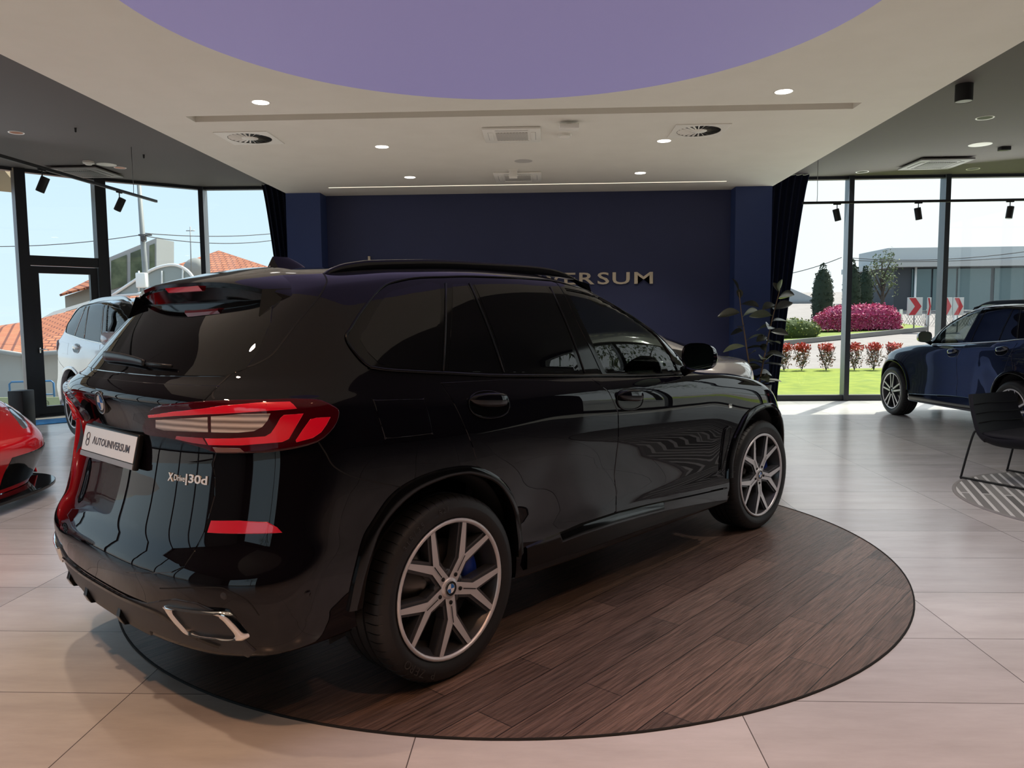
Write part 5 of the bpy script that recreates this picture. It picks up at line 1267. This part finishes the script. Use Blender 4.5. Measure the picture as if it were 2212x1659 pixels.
    a=MB(); c=on_y(1956,600,y-.2); a.tube([(c.x+.55,y-.15,zb),(c.x+.55,y-.15,zt)],.06,8); a.build('downpipe',[M['white']],t)
    # chevron signs
    for k,(u,w) in enumerate(((1976,.60),(2007,.16),(2045,.42),(2070,.42))):
        yy=31.5; c=on_y(u,662,yy); t=empty('chevron_sign',(c.x,yy,zr(yy))); tag(t,['white road sign with red chevron, nearest the grey building corner','white chevron road sign almost edge-on behind the second mullion','white road sign with red chevron right of the second mullion','white road sign with red chevron above the blue SUV roof'][k],'road sign','red chevron road signs')
        zc=c.z-zr(yy); h=.36; hw=w/2; a=MB(); a.bbox((0,0,zc),(w,.03,.72),.004); a.build('sign_panel',[mat('sign_white',(.85,.85,.85),.4)],t)
        s=hw/.30; b=MB(); L=[(-.24*s,.34),(.02*s,.34),(.26*s,0),(.02*s,-.34),(-.24*s,-.34),(.0*s,0)]; b.add([Vector((p[0],-.018,zc+p[1])) for p in L],[(0,1,2,5),(5,2,3,4)]); b.build('chevron',[mat('sign_red',(.72,.03,.05),.4)],t)
        q=MB(); q.tube([(0,.02,-.4),(0,.02,zc+.3)],.03,8); q.build('post',[mat('galvanised',(.5,.5,.5),.4,.6)],t)
    # low fence
    c0=on_y(1945,712,34); t=empty('low_fence',(c0.x,34,zr(34)-.1)); tag(t,'low white mesh fence in front of the grey building','fence')
    for i in range(5):
        a=MB(); a.box((i*1.15,0,.35),(.10,.10,.9)); a.build('post',[M['white']],t)
        if i<4:
            b=MB()
            for j in range(9): b.tube([(i*1.15+.06+j*.12,0,.05),(i*1.15+.06+min(1.03,j*.12+.4),0,.70)],.008,4); b.tube([(i*1.15+.06+j*.12,0,.70),(i*1.15+.06+min(1.03,j*.12+.4),0,.05)],.008,4)
            b.tube([(i*1.15,0,.72),(i*1.15+1.15,0,.72)],.02,6); b.build('mesh_panel',[mat('galvanised',(.5,.5,.5),.4,.6)],t)
    # pale house far left of the right glazing
    y=48; c=on_y(1715,690,y); t=empty('pale_house',(c.x,y,0)); tag(t,'pale grey house with a low gable roof beyond the cypress','building'); zt=on_y(1700,652,y).z; za=on_y(1700,620,y).z
    a=MB(); a.box((-.2,2,(zt+0)/2),(3.4,4,zt)); a.build('wall',[mat('house_grey',(.42,.45,.47),.8)],t)
    a=MB(); a.prism([(-2.2,zt),(1.8,zt),(-.3,za)],-.3,4.5,mat=Matrix.Rotation(PI/2,4,'X')@Matrix.Rotation(PI,4,'Y')@Matrix.Scale(-1,4,(1,0,0))); a.v=[(p[0],abs(p[1]) if True else p[1],abs(p[2])) for p in a.v]; a.build('roof',[mat('roof_pale',(.72,.76,.8),.7)],t)
    a=MB(); a.box((.3,-.02,zt-.9),(.5,.06,.5)); a.build('window',[M['dark_glass']],t); a=MB(); a.box((.9,-.02,.9),(.4,.06,.9)); a.build('door',[mat('grey_door',(.12,.13,.15),.6)],t)
    # overhead wires right
    def wire(name,label,p,q,sag,r=.02):
        a=MB(); P=[]
        for i in range(25):
            s=i/24; m_=Vector(p).lerp(Vector(q),s); P.append(m_-Vector((0,0,sag*4*s*(1-s))))
        a.tube(P,r,5); o=a.build(name,[mat('cable_grey',(.10,.10,.11),.7)]); tag(o,label,'cable','overhead cables'); return o
    wire('overhead_cable','thin cable sagging from the sky left of the first mullion',on_y(1650,600,40),on_y(1818,556,40),.15)
    wire('overhead_cable','thin cable crossing above the grey building, upper one',on_y(1836,557,40),on_y(2240,540,34),.25)
    wire('overhead_cable','thin cable crossing above the grey building, lower one',on_y(1836,562,40),on_y(2240,552,34),.15)
    # ---------------- left side
    tiles=roof_tiles(); white=mat('white_render',(.74,.72,.68),.8)
    t=empty('near_house'); tag(t,'white house with orange tiled roof seen through the glass door','building')
    e0=on_y(48,762,20.5); e1=on_y(300,742,22.5); r0=on_y(72,692,25); r1=on_y(300,632,28); l0=on_y(-120,735,21.5); l1=on_y(-120,722,26)
    uvquad('roof',[e0,e1,r1,r0],tiles,t); uvquad('roof_wing',[l0,e0,r0,l1],tiles,t)
    gm=MB(); gm.tube([e0-Vector((0,0,.07)),e1-Vector((0,0,.07))],.07,8); gm.tube([l0-Vector((0,0,.07)),e0-Vector((0,0,.07))],.07,8); gm.build('gutter',[mat('gutter_grey',(.5,.5,.5),.5)],t)
    a=MB(); off=Vector((.0,.5,-.05))
    for p,q in ((e0+off,e1+off),(l0+off,e0+off)): a.add([p,q,Vector((q.x,q.y,-2.5)),Vector((p.x,p.y,-2.5))],[(0,1,2,3)])
    a.build('wall',[white],t)
    for u,v0,v1,w in ((140,790,835,16),(170,790,835,16),(52,800,825,6)):
        y=20.4 if u<100 else 21.1; p=on_y(u-w/2,v0,y); q=on_y(u+w/2,v1,y); a=MB(); a.box(((p.x+q.x)/2,y+.3,(p.z+q.z)/2),(abs(q.x-p.x),.06,abs(p.z-q.z))); 
        wo=a.build('window',[mat('blind_grey',(.35,.36,.36),.6)],t); a=MB(); a.box(((p.x+q.x)/2,y+.26,(p.z+q.z)/2),(.04,.06,abs(p.z-q.z))); a.build('window_bar',[M['white']],wo)
    # upper part of the near house
    t=empty('upper_house'); tag(t,'small roof and dormer rising behind the near tiled roof','building'); y=29
    P=[on_y(128,636,y),on_y(260,600,y),on_y(260,570,y+3),on_y(200,612,y+3)]; uvquad('roof',P,tiles,t)
    a=MB(); p=on_y(140,640,y+.4); q=on_y(300,690,y+.4); a.add([Vector((p.x,p.y,p.z)),Vector((q.x,p.y,p.z+.9)),Vector((q.x,p.y,q.z)),Vector((p.x,p.y,q.z))],[(0,1,2,3)]); a.build('wall',[mat('beige_render',(.55,.50,.44),.8)],t)
    a=MB(); p=on_y(85,690,26); q=on_y(250,640,27.5); a.add([p,q,q+Vector((0,.8,.28)),p+Vector((0,.8,.28))],[(0,1,2,3)]); a.build('flat_roof',[mat('zinc_grey',(.42,.40,.40),.5)],t)
    # far house
    t=empty('far_house'); tag(t,'house with hipped orange tiled roof beyond the rear spoiler','building'); y=33
    ap=on_y(472,541,y); ap2=on_y(476,542,y+2); L0=on_y(325,592,y-3); R0=on_y(640,596,y-3); 
    uvquad('roof',[L0,R0,ap],tiles,t); uvquad('roof_side',[L0,ap,ap2,on_y(330,588,y+5)],tiles,t)
    a=MB(); p=L0+Vector((.3,.3,0)); q=R0+Vector((-.3,.3,0)); a.add([p,q,Vector((q.x,q.y,-1)),Vector((p.x,p.y,-1))],[(0,1,2,3)]); a.build('wall',[white],t)
    # glazed block
    t=empty('glazed_block'); tag(t,'white framed glass block reflecting green trees behind the pole','building'); y=25
    c=[on_y(236,556,y),on_y(338,514,y),on_y(338,604,y),on_y(236,636,y)]
    a=MB(); a.add(c+[p+Vector((0,1.2,0)) for p in c],[(0,1,2,3),(0,1,5,4),(1,2,6,5)]); a.build('frame',[mat('pale_frame',(.62,.64,.65),.5)],t)
    for s0,s1 in ((.05,.38),(.46,.78),(.86,.97)):
        P=[c[0].lerp(c[1],s0),c[0].lerp(c[1],s1),c[3].lerp(c[2],s1),c[3].lerp(c[2],s0)]; tp=(P[0].lerp(P[3],.12),P[1].lerp(P[2],.12),P[1].lerp(P[2],.9),P[0].lerp(P[3],.9)); a=MB(); a.add([q+Vector((0,-.03,0)) for q in tp],[(0,1,2,3)]); a.build('pane',[noise_mat('green_reflecting_glass',(.07,.10,.035),(.22,.27,.14),2.5,.25)],t)  # tree reflections are painted into the pane colour
    a=MB(); p=on_y(345,562,27); a.bbox((p.x,27,p.z),(.35,.3,.85),.02); o=a.build('air_unit',[mat('unit_grey',(.55,.55,.53),.6)],t)
    t=empty('glass_canopy'); tag(t,'low arched glass canopy below the tiled roof by the pole','canopy'); a=MB(); 
    P0=[on_y(u,v,24.5) for u,v in ((240,640),(300,600),(335,580),(375,572),(405,585),(425,612))]
    a.tube(smooth_path(P0,4),.05,6); a.tube([on_y(240,640,24.5),on_y(440,625,24.5)],.05,6)
    for u in (300,350,395): a.tube([on_y(u,630,24.5),on_y(u,585 if u<390 else 580,24.5)],.03,6)
    a.build('canopy_frame',[M['white']],t); b=MB(); b.add([p+Vector((0,.05,0)) for p in P0],[tuple(range(6))]); b.build('canopy_glass',[mat('pale_glass',(.55,.62,.62),.1)],t)
    # pole, dish, antenna
    t=empty('utility_pole'); tag(t,'slim grey utility pole with cables outside the left glazing','pole'); y=23; a=MB(); p=on_y(299,380,y); q=on_y(318,650,y); q2=Vector((q.x+.1,y,-2)); a.tube([p,q,q2],[.06,.09,.1],10); a.build('shaft',[mat('pole_grey',(.42,.44,.45),.6)],t)
    a=MB(); c=on_y(314,512,y); a.tube([c+Vector((-.15,-.1,.05)),c+Vector((.25,-.1,.05))],.03,6); a.bbox((c.x,y-.1,c.z-.05),(.14,.12,.18),.02); a.build('cable_bracket',[mat('cable_grey',(.10,.10,.11),.7)],t)
    c=on_y(312,606,y); a=MB(); a.bbox((c.x,y-.15,c.z),(.30,.2,.45),.03); a.build('junction_box',[M['white']],t)
    wire('overhead_cable','cable running left from the utility pole',on_y(312,506,23),on_y(-60,532,23),.12,.012); wire('overhead_cable','cable running right from the utility pole, upper one',on_y(314,504,23),on_y(640,498,30),.15,.014); wire('overhead_cable','cable running right from the utility pole, lower one',on_y(314,510,23),on_y(640,510,30),.25,.014)
    t=empty('satellite_dish'); c=on_y(416,577,28.2); t.location=c; tag(t,'round pale satellite dish in front of the far tiled roof','satellite dish'); a=MB(); a.lathe([(0,.03),(.2,.02),(.36,-.05),(.42,-.10)],28); a.xf(Matrix.Rotation(R(70),4,'X')); a.build('dish',[mat('dish_grey',(.6,.58,.55),.6)],t); a=MB(); a.tube([(0,.1,0),(0,.15,-1.2)],.03,8); a.build('dish_mount',[mat('galvanised',(.5,.5,.5),.4,.6)],t)
    t=empty('roof_antenna'); c=on_y(411,560,26); t.location=c; tag(t,'thin roof antenna with short crossbar above the dish','antenna'); a=MB(); top=on_y(411,490,26)-c; a.tube([Vector((0,0,-1)),top],.018,6); a.build('mast',[mat('galvanised',(.5,.5,.5),.4,.6)],t); a=MB(); a.tube([top+Vector((-.15,0,-.13)),top+Vector((.15,0,-.13))],.015,6); a.build('crossbar',[mat('galvanised',(.5,.5,.5),.4,.6)],t)
    # banner fence and rail by the door
    y=14.6; p0=on_y(-60,850,y); p1=on_y(240,850,y); t=empty('banner_fence'); tag(t,'yellow-green banner fence printed with small ring logos outside the door','fence'); zb=on_y(130,900,y).z-.3; zt=on_y(130,858,y).z
    a=MB(); a.box(((p0.x+p1.x)/2,y+.02,(zb+zt)/2),(p1.x-p0.x,.03,zt-zb)); bo=a.build('banner',[mat('banner_yellow',(.70,.74,.42),.7)],t)
    rg=MB()
    for i in range(16):
        cx=p0.x+.15+i*(p1.x-p0.x-.3)/15; cz=zt-.12-(i%2)*.17; rg.tube([(cx+.05*math.cos(q*PI/8),y-.002,cz+.05*math.sin(q*PI/8)) for q in range(16)],.006,4,closed=True); rg.box((cx,y,cz),(.07,.006,.014))
    rg.build('printed_rings',[mat('print_grey',(.35,.36,.25),.7)],bo)
    t=empty('blue_railing'); tag(t,'blue tubular railing outside behind the banner fence','railing'); a=MB(); y=15.6; zr1=on_y(100,825,y).z
    pa=on_y(20,825,y); pb=on_y(115,818,y); a.tube([(pa.x,y,zr1-.5),(pa.x,y,zr1-.04),(pa.x+.05,y,zr1),(pb.x-.05,y,zr1+.02),(pb.x,y,zr1-.02),(pb.x,y,zr1-.5)],.02,8); a.tube([(pa.x,y,zr1-.28),(pb.x,y,zr1-.26)],.014,8); a.build('tube_frame',[mat('railing_blue',(.08,.28,.62),.4)],t)
    # soffit outside upper left
    mb=MB(); mb.prism([(-8.35,11.75),(-9.1,10.65),(-9.75,9.35),(-10.2,7.95),(-13,8.3),(-12.2,10.2),(-11,12.4),(-9.6,14)],DZ+.0,DZ+.15); st(mb.build('roof_soffit',[mat('timber_soffit',(.55,.40,.24),.7)]))
# ------------------------------------------------------------------ other cars
def copy_car(hero, root, over, skip):
    def rec(o,par):
        base=o.name.split('.')[0]
        if base in skip: return
        c=o.copy(); COL.objects.link(c); c.parent=par
        for s in c.material_slots:
            if s.material and s.material.name in over:
                m=over[s.material.name]; s.link='OBJECT'; s.material=m
        if base in over:
            for s in c.material_slots: s.link='OBJECT'; s.material=over[base]
        for ch in list(o.children): rec(ch,c)
    for ch in list(hero.children): rec(ch,root)
def other_suvs(hero):
    skip={'number_plate','model_lettering','tailgate_badge','rear_wheel','front_wheel','plate_lettering','parking_sensor','side_air_vent','fender_badge'}
    def wheels(root,sx,sz,style,rw,bright,k=1.0):
        w0=None
        for x0 in (0,2.975):
            for s in (-1,1):
                nm='rear_wheel' if x0==0 else 'front_wheel'
                if w0 is None or True:
                    if w0 is None: w=make_wheel(nm,root,(x0,s*.985,.385),.384,rw,.27,s,0,style,False,True,bright,cap='roundel' if style!='multi' else None); w0=w
                    else:
                        w=copy_tree(w0,root); w.name=nm; w.location=(x0,s*.985,.385); w.rotation_euler=(0,0,PI if s>0 else 0)
                    w.scale=(sz/sx*k,1,k)
    navy=mat('navy_black_paint',(.006,.011,.034),.2,.4,1.0,coat_rough=.01,coat_ior=1.9)
    r=empty('suv',(6.28,9.03,0),R(93.2)); sx,sy,sz=.905,.935,.945; r.scale=(sx,sy,sz)
    tag(r,'dark navy SUV with chrome window line facing the right glazing','car')
    copy_car(hero,r,{'black_gloss_paint':navy,'belt_moulding':M['chrome'],'roof_rail':M['satin_black'],'window_pillar_trim':M['satin_black']},skip)
    wheels(r,sx,sz,'v5',.285,True)
    for s in (-1,1):      # bright line over the side windows
        P=[HB.cast(SIDE.o(Vector((x*(1 if SIDE.a.x>0 else -1),z))),SIDE.d)[0] for x,z in ((-.30,1.34),(-.42,1.42),(-.30,1.50),(-.20,1.60),(-.10,1.64),(.1,1.665),(.5,1.68),(.9,1.672),(1.2,1.63),(1.5,1.56),(1.75,1.46),(2.0,1.32),(2.16,1.17))]
        P=[Vector((p.x,p.y-.008,p.z)) for p in P]; a=MB(); a.tube(smooth_path(P,4),.006,6)
        if s>0: a.mirror_y()
        a.build('chrome_window_line',[M['chrome']],r)
    silver=mat('silver_white_paint',(.62,.64,.66),.16,.35,1.0)
    r2=empty('suv',(-5.56,10.46,0),R(-42)); sx,sy,sz=1.0,.97,1.035; r2.scale=(sx,sy,sz)
    tag(r2,'silver white SUV near the glass door, mostly hidden behind the black SUV','car')
    copy_car(hero,r2,{'black_gloss_paint':silver,'belt_moulding':M['chrome'],'roof_rail':mat('satin_silver',(.7,.7,.7),.25,.9),'roof_spoiler':silver,'window_surround':M['dark_glass'],'window_pillar_trim':M['chrome'],'side_skirt':silver,'wheel_arch_trim':silver},skip)
    wheels(r2,sx,sz,'v5',.285,True)
def coupe():
    r=empty('coupe',(1.62,9.75,0),R(176)); tag(r,'low silver coupe with a sloping tail behind the black SUV bonnet','car')
    rings=[dict(xr=-.80,L=.5,n=2.6,xf=3.2,Lf=.5,nf=2.5,w=.84,z=.2),dict(xr=-.93,L=.5,n=2.5,xf=3.38,Lf=.6,nf=2.4,w=.92,z=.42),dict(xr=-.97,L=.55,n=2.4,xf=3.4,Lf=.7,nf=2.3,w=.935,z=.62),
        dict(xr=-.95,L=.60,n=2.3,xf=3.25,Lf=.8,nf=2.2,w=[(-.9,.92),(1,.90),(3,.88)],z=[(-1,.86),(0,.84),(2.6,.74),(3.3,.62)]),dict(xr=-.88,L=.65,n=2.2,xf=2.75,Lf=.9,nf=2.1,w=[(-.9,.86),(1,.86),(3,.8)],z=[(-1,.955),(-.2,.94),(1,.90),(2.6,.82)]),
        dict(xr=-.62,L=.7,n=2.2,xf=2.05,Lf=.5,nf=2.2,w=.80,z=[(-.7,1.0),(0,.985),(2,.93)],sharp=.4),dict(xr=-.28,L=.6,n=2.2,xf=1.6,Lf=.45,nf=2.2,w=.69,z=[(-.4,1.10),(.3,1.15),(1.5,1.10)]),
        dict(xr=.05,L=.5,n=2.2,xf=1.25,Lf=.45,nf=2.2,w=.55,z=[(-.1,1.21),(.5,1.265),(1.2,1.22)],sharp=.2),dict(xr=.22,L=.3,n=2.4,xf=1.1,Lf=.3,nf=2.4,w=0.,z=[(.1,1.27),(.6,1.315),(1.2,1.28)])]
    B=Body(rings); pm=mat('silver_beige_paint',(.46,.44,.40),.18,.5,1.0)
    B.mesh('body_shell',[pm],r,lambda c,v,u: abs(c.y)>.5 and any((c.x-x)**2+(c.z-.33)**2<.37**2 for x in (0,2.5)))
    sg=1 if SIDE.a.x>0 else -1
    for mir in (False,True):
        panel(B,'side_window',[(sg*x,z) for x,z in smooth2([(-.30,1.02),(.1,1.13),(.5,1.20),(.9,1.20),(1.3,1.12),(1.65,.99),(1.2,.97),(.5,.99)],3)],SIDE,.003,[M['dark_glass']],r,mirror=mir)
        P=[B.cast(SIDE.o(Vector((sg*x,z))),SIDE.d)[0] for x,z in ((-.36,1.01),(0,1.00),(.5,.985),(1.2,.965),(1.7,.975))]; a=MB(); a.tube(P,.008,6)
        if mir: a.mirror_y()
        a.build('chrome_belt_line',[M['chrome']],r)
    panel(B,'rear_window',[(.42,1.22),(.5,1.10),(.52,1.04),(.3,1.02),(-.3,1.02),(-.52,1.04),(-.5,1.10),(-.42,1.22),(-.2,1.25),(.2,1.25)],REAR,.003,[M['dark_glass']],r)
    for x0 in (0,2.5):
        for s in (-1,1): make_wheel('rear_wheel' if x0==0 else 'front_wheel',r,(x0,s*.93,.335),.334,.25,.24,s,0,'v5',False,False,True,None)
def red_car():
    r=empty('sports_car',(-5.30,5.74,0),0); tag(r,'low red sports car with black splitter at the left edge','car')
    rings=[dict(xr=-3.3,L=.5,n=2.6,xf=.92,Lf=.5,nf=2.6,w=.86,z=.12),dict(xr=-3.45,L=.5,n=2.5,xf=.98,Lf=.55,nf=2.6,w=.95,z=.28),dict(xr=-3.5,L=.5,n=2.5,xf=1.06,Lf=.60,nf=2.5,w=.97,z=.42,sharp=.5),dict(xr=-3.5,L=.5,n=2.5,xf=1.07,Lf=.68,nf=2.4,w=.972,z=[(-3,.62),(0,.58),(1,.52)]),
        dict(xr=-3.45,L=.5,n=2.4,xf=.98,Lf=.9,nf=2.3,w=.96,z=[(-3,.80),(-1,.72),(0,.74),(.5,.72),(.8,.68),(1,.60)]),dict(xr=-3.3,L=.5,n=2.4,xf=.80,Lf=.9,nf=2.2,w=[(-3,.92),(0,.91),(.8,.85)],z=[(-3,.92),(-1.2,.76),(-.2,.88),(.3,.87),(.6,.80),(.8,.72)]),
        dict(xr=-2.9,L=.6,n=2.3,xf=.30,Lf=.7,nf=2.2,w=[(-3,.8),(0,.66)],z=[(-3,.96),(-1,.86),(-.2,.82),(.3,.76)]),dict(xr=-2.2,L=.6,n=2.3,xf=-.35,Lf=.6,nf=2.2,w=.66,z=[(-2.2,1.0),(-1,.95),(-.3,.80)],sharp=.4),dict(xr=-1.9,L=.4,n=2.4,xf=-.85,Lf=.4,nf=2.3,w=.50,z=[(-2,1.12),(-1.2,1.15),(-.8,1.05)]),dict(xr=-1.8,L=.3,n=2.4,xf=-.95,Lf=.3,nf=2.3,w=0.,z=1.18)]
    B=Body(rings); red=mat('red_car_paint',(.50,.004,.008),.14,0,1.0)
    B.mesh('body_shell',[red],r,lambda c,v,u: abs(c.y)>.5 and (c.x)**2+(c.z-.33)**2<.37**2)
    FR=Frame((-1,0,0)); FL=Frame((-.62,-.78,0)); inv=Matrix.Translation((-5.30,5.74,0)).inverted()
    def hits(pts,fr):
        out=[]
        for u,v in pts:
            o=inv@CO; d=ray(u,v); h=B.bvh.ray_cast(o,d)
            if h[0] is None:
                best=None
                for k in range(160):
                    p=o+d*(5.5+k*.02); q=B.bvh.find_nearest(p)
                    if best is None or q[3]<best[1]: best=(q[0],q[3])
                h=(best[0],)
            out.append(fr.to(h[0]))
        return out
    FT=Frame((-.35,-.45,-.82))
    for mir in (False,True):
        try:
            panel(B,'headlight',smooth2(hits([(8,870),(20,872),(38,886),(54,908),(60,922),(50,926),(36,908),(20,888)],FT),2),FT,.006,[mat('headlight_glass',(.10,.10,.11),.05,0,1)],r,mirror=mir,step=.03)
        except Exception as e: print('headlight',e)
        hy=-1 if FR.a.y<0 else 1
        panel(B,'front_intake',[(hy*y,z) for y,z in [(.12,.42),(.5,.425),(.80,.44),(.90,.40),(.90,.22),(.80,.16),(.12,.15)]],FR,.004,[M['gloss_trim']],r,mirror=mir)
        a=MB(); a.add([(.60,.985,.33),(.30,1.02,.34),(.28,1.03,.13),(.66,1.0,.13),(.60,.965,.33),(.30,1.0,.34),(.28,1.01,.13),(.66,.98,.13)],[(0,1,2,3),(4,7,6,5),(0,4,5,1),(1,5,6,2),(2,6,7,3),(3,7,4,0)])
        if mir: a.mirror_y()
        a.build('side_winglet',[red],r,bevel=.008)
    sp=MB(); out=[]
    for i in range(41):
        th=-PI/2+PI*i/40; s,c=math.sin(th),math.cos(th); out.append((.42+.70*abs(c)**(2/2.6),1.04*math.copysign(abs(s)**(2/2.6),s)))
    out=[(-.2,-1.0)]+out+[(-.2,1.0)]
    sp.prism(out,.085,.115); sp.build('front_splitter',[M['gloss_trim']],r,bevel=.006)
    make_wheel('front_wheel',r,(0,.97,.34),.34,.26,.25,1,0,'v5',False,False,True,None); make_wheel('front_wheel',r,(0,-.97,.34),.34,.26,.25,-1,0,'v5',False,False,True,None)
    make_wheel('rear_wheel',r,(-2.6,.97,.35),.35,.26,.30,1,0,'v5',False,False,True,None); make_wheel('rear_wheel',r,(-2.6,-.97,.35),.35,.26,.30,-1,0,'v5',False,False,True,None)
# ------------------------------------------------------------------ camera, light, assembly
def cam_world():
    cd=bpy.data.cameras.new('camera'); cam=bpy.data.objects.new('camera',cd); COL.objects.link(cam); SC.camera=cam
    cd.sensor_width=36; cd.lens=FPX/IW*36; cd.clip_start=.05; cd.clip_end=600
    mw=Matrix.Identity(4)
    for i in range(3): mw[i][0]=CR[i]; mw[i][1]=-CD[i]; mw[i][2]=-CF[i]
    mw.translation=CO; cam.matrix_world=mw
def lights():
    w=bpy.data.worlds.new('sky'); SC.world=w; w.use_nodes=True; nt=w.node_tree; N,L=nt.nodes,nt.links; bg=N['Background']
    tc=N.new('ShaderNodeTexCoord'); sp=N.new('ShaderNodeSeparateXYZ'); cr=N.new('ShaderNodeValToRGB'); nz=N.new('ShaderNodeTexNoise'); mx=N.new('ShaderNodeMixRGB')
    L.new(tc.outputs['Generated'],sp.inputs[0]); L.new(sp.outputs['Z'],cr.inputs[0])
    cr.color_ramp.elements[0].position=.0; cr.color_ramp.elements[0].color=(.56,.66,.75,1); cr.color_ramp.elements[1].position=.6; cr.color_ramp.elements[1].color=(.36,.53,.74,1)
    # the sky is a whiter haze towards the sun (right) side
    mr=N.new('ShaderNodeMapRange'); mr.inputs['From Min'].default_value=-.25; mr.inputs['From Max'].default_value=.35; L.new(sp.outputs['X'],mr.inputs['Value'])
    mx.inputs[2].default_value=(.74,.755,.78,1); L.new(mr.outputs[0],mx.inputs[0]); L.new(cr.outputs[0],mx.inputs[1]); L.new(mx.outputs[0],bg.inputs[0]); bg.inputs[1].default_value=SKY
    l=bpy.data.lights.new('sun','SUN'); o=bpy.data.objects.new('sun',l); COL.objects.link(o); l.energy=SUN; l.angle=R(.6); l.color=(1,.95,.86)
    o.rotation_euler=Vector((-.57*.545,-.82*.545,-.84)).to_track_quat('-Z','Y').to_euler()
    for nm,loc,rot,sx,sy,e in (('daylight_right',(6.6,13.3,2.1),(R(68),0,0),5.5,3.2,WIN_FILL),('daylight_left',(-8.6,8.6,2.1),(R(70),0,R(-58+180+180)),5,3,WIN_FILL*.28)):  # added fill lamps inside the glazing, on top of sky and sun
        l=bpy.data.lights.new(nm,'AREA'); o=bpy.data.objects.new(nm,l); COL.objects.link(o); o.location=loc; l.shape='RECTANGLE'; l.size=sx; l.size_y=sy; l.energy=e; l.color=(.90,.95,1.0); o.visible_glossy=False
        tgt=Vector((2.5,5.5,0)) if 'right' in nm else Vector((-3.5,5.0,0)); o.rotation_euler=(tgt-Vector(loc)).to_track_quat('-Z','Y').to_euler()
    def spot(x,y,e,col=(1,.93,.84),ang=110,blend=.8,z=TZ-.02,size=.06):
        l=bpy.data.lights.new('downlight_lamp','SPOT'); o=bpy.data.objects.new('downlight_lamp',l); COL.objects.link(o); o.location=(x,y,z); l.energy=e; l.color=col; l.spot_size=R(ang); l.spot_blend=blend; l.shadow_soft_size=size
    for x,y in ((-2.60,7.16),(2.17,7.17),(-1.87,9.05),(1.39,9.02),(-1.88,10.98),(1.36,10.95)): spot(x,y,LAMP)
    for x,y,k,c in ((-2.6,2.4,.85,(1,.70,.50)),(2.2,2.4,.75,(1,.78,.62)),(-1.5,1.0,1.25,(1,.52,.29)),(1.2,1.0,1.15,(1,.52,.30)),(-.2,-1.5,1.0,(1,.55,.34)),(-3.2,4.6,1.0,(1,.78,.6)),(2.9,4.6,.8,(1,.9,.8))): spot(x,y,LAMP*k*1.4,c,100)
    # added area fills with no fixture: one over the platform, one washing the ceiling
    l=bpy.data.lights.new('membrane_lamp','AREA'); o=bpy.data.objects.new('membrane_lamp',l); COL.objects.link(o); o.location=(-.22,4.8,TZ-.03); l.shape='DISK'; l.size=4.6; l.energy=PLAT_FILL; l.color=(.86,.80,1.0)
    o.visible_glossy=False
    l=bpy.data.lights.new('cove_uplight','AREA'); o=bpy.data.objects.new('cove_uplight',l); COL.objects.link(o); o.location=(-.2,5,2.0); o.rotation_euler=(PI,0,0); l.shape='RECTANGLE'; l.size=14; l.size_y=12; l.energy=UP; l.color=(1,.90,.78); o.visible_glossy=False  # added upward fill for a brighter ceiling; no cove light exists
WIN_FILL=320
SKY,SUN,LAMP,PLAT_FILL=1.6,10.5,120,140
UP=160
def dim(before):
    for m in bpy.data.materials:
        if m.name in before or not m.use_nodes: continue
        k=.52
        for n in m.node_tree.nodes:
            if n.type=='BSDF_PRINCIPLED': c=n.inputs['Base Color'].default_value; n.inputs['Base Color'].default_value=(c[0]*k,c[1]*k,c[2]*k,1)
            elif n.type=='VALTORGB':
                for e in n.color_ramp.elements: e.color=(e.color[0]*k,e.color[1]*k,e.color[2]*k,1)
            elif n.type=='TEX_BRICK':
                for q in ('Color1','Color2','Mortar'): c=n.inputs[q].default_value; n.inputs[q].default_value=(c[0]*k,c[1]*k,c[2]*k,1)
cam_world()
hero,HB=build_hero()
build_room(); ceiling_things(); wall_sign(); plant(); chair_rug()
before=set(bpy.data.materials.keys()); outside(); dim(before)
other_suvs(hero); coupe(); red_car(); lights()
vs=SC.view_settings; vs.view_transform='Standard'; vs.look='None'; vs.exposure=0.0; vs.gamma=1.0
c=SC.cycles; c.use_denoising=True; c.max_bounces=7; c.diffuse_bounces=3; c.glossy_bounces=4; c.transmission_bounces=4; c.transparent_max_bounces=12; c.sample_clamp_indirect=6; c.caustics_reflective=False; c.caustics_refractive=False
c.use_adaptive_sampling=True; c.adaptive_threshold=.028
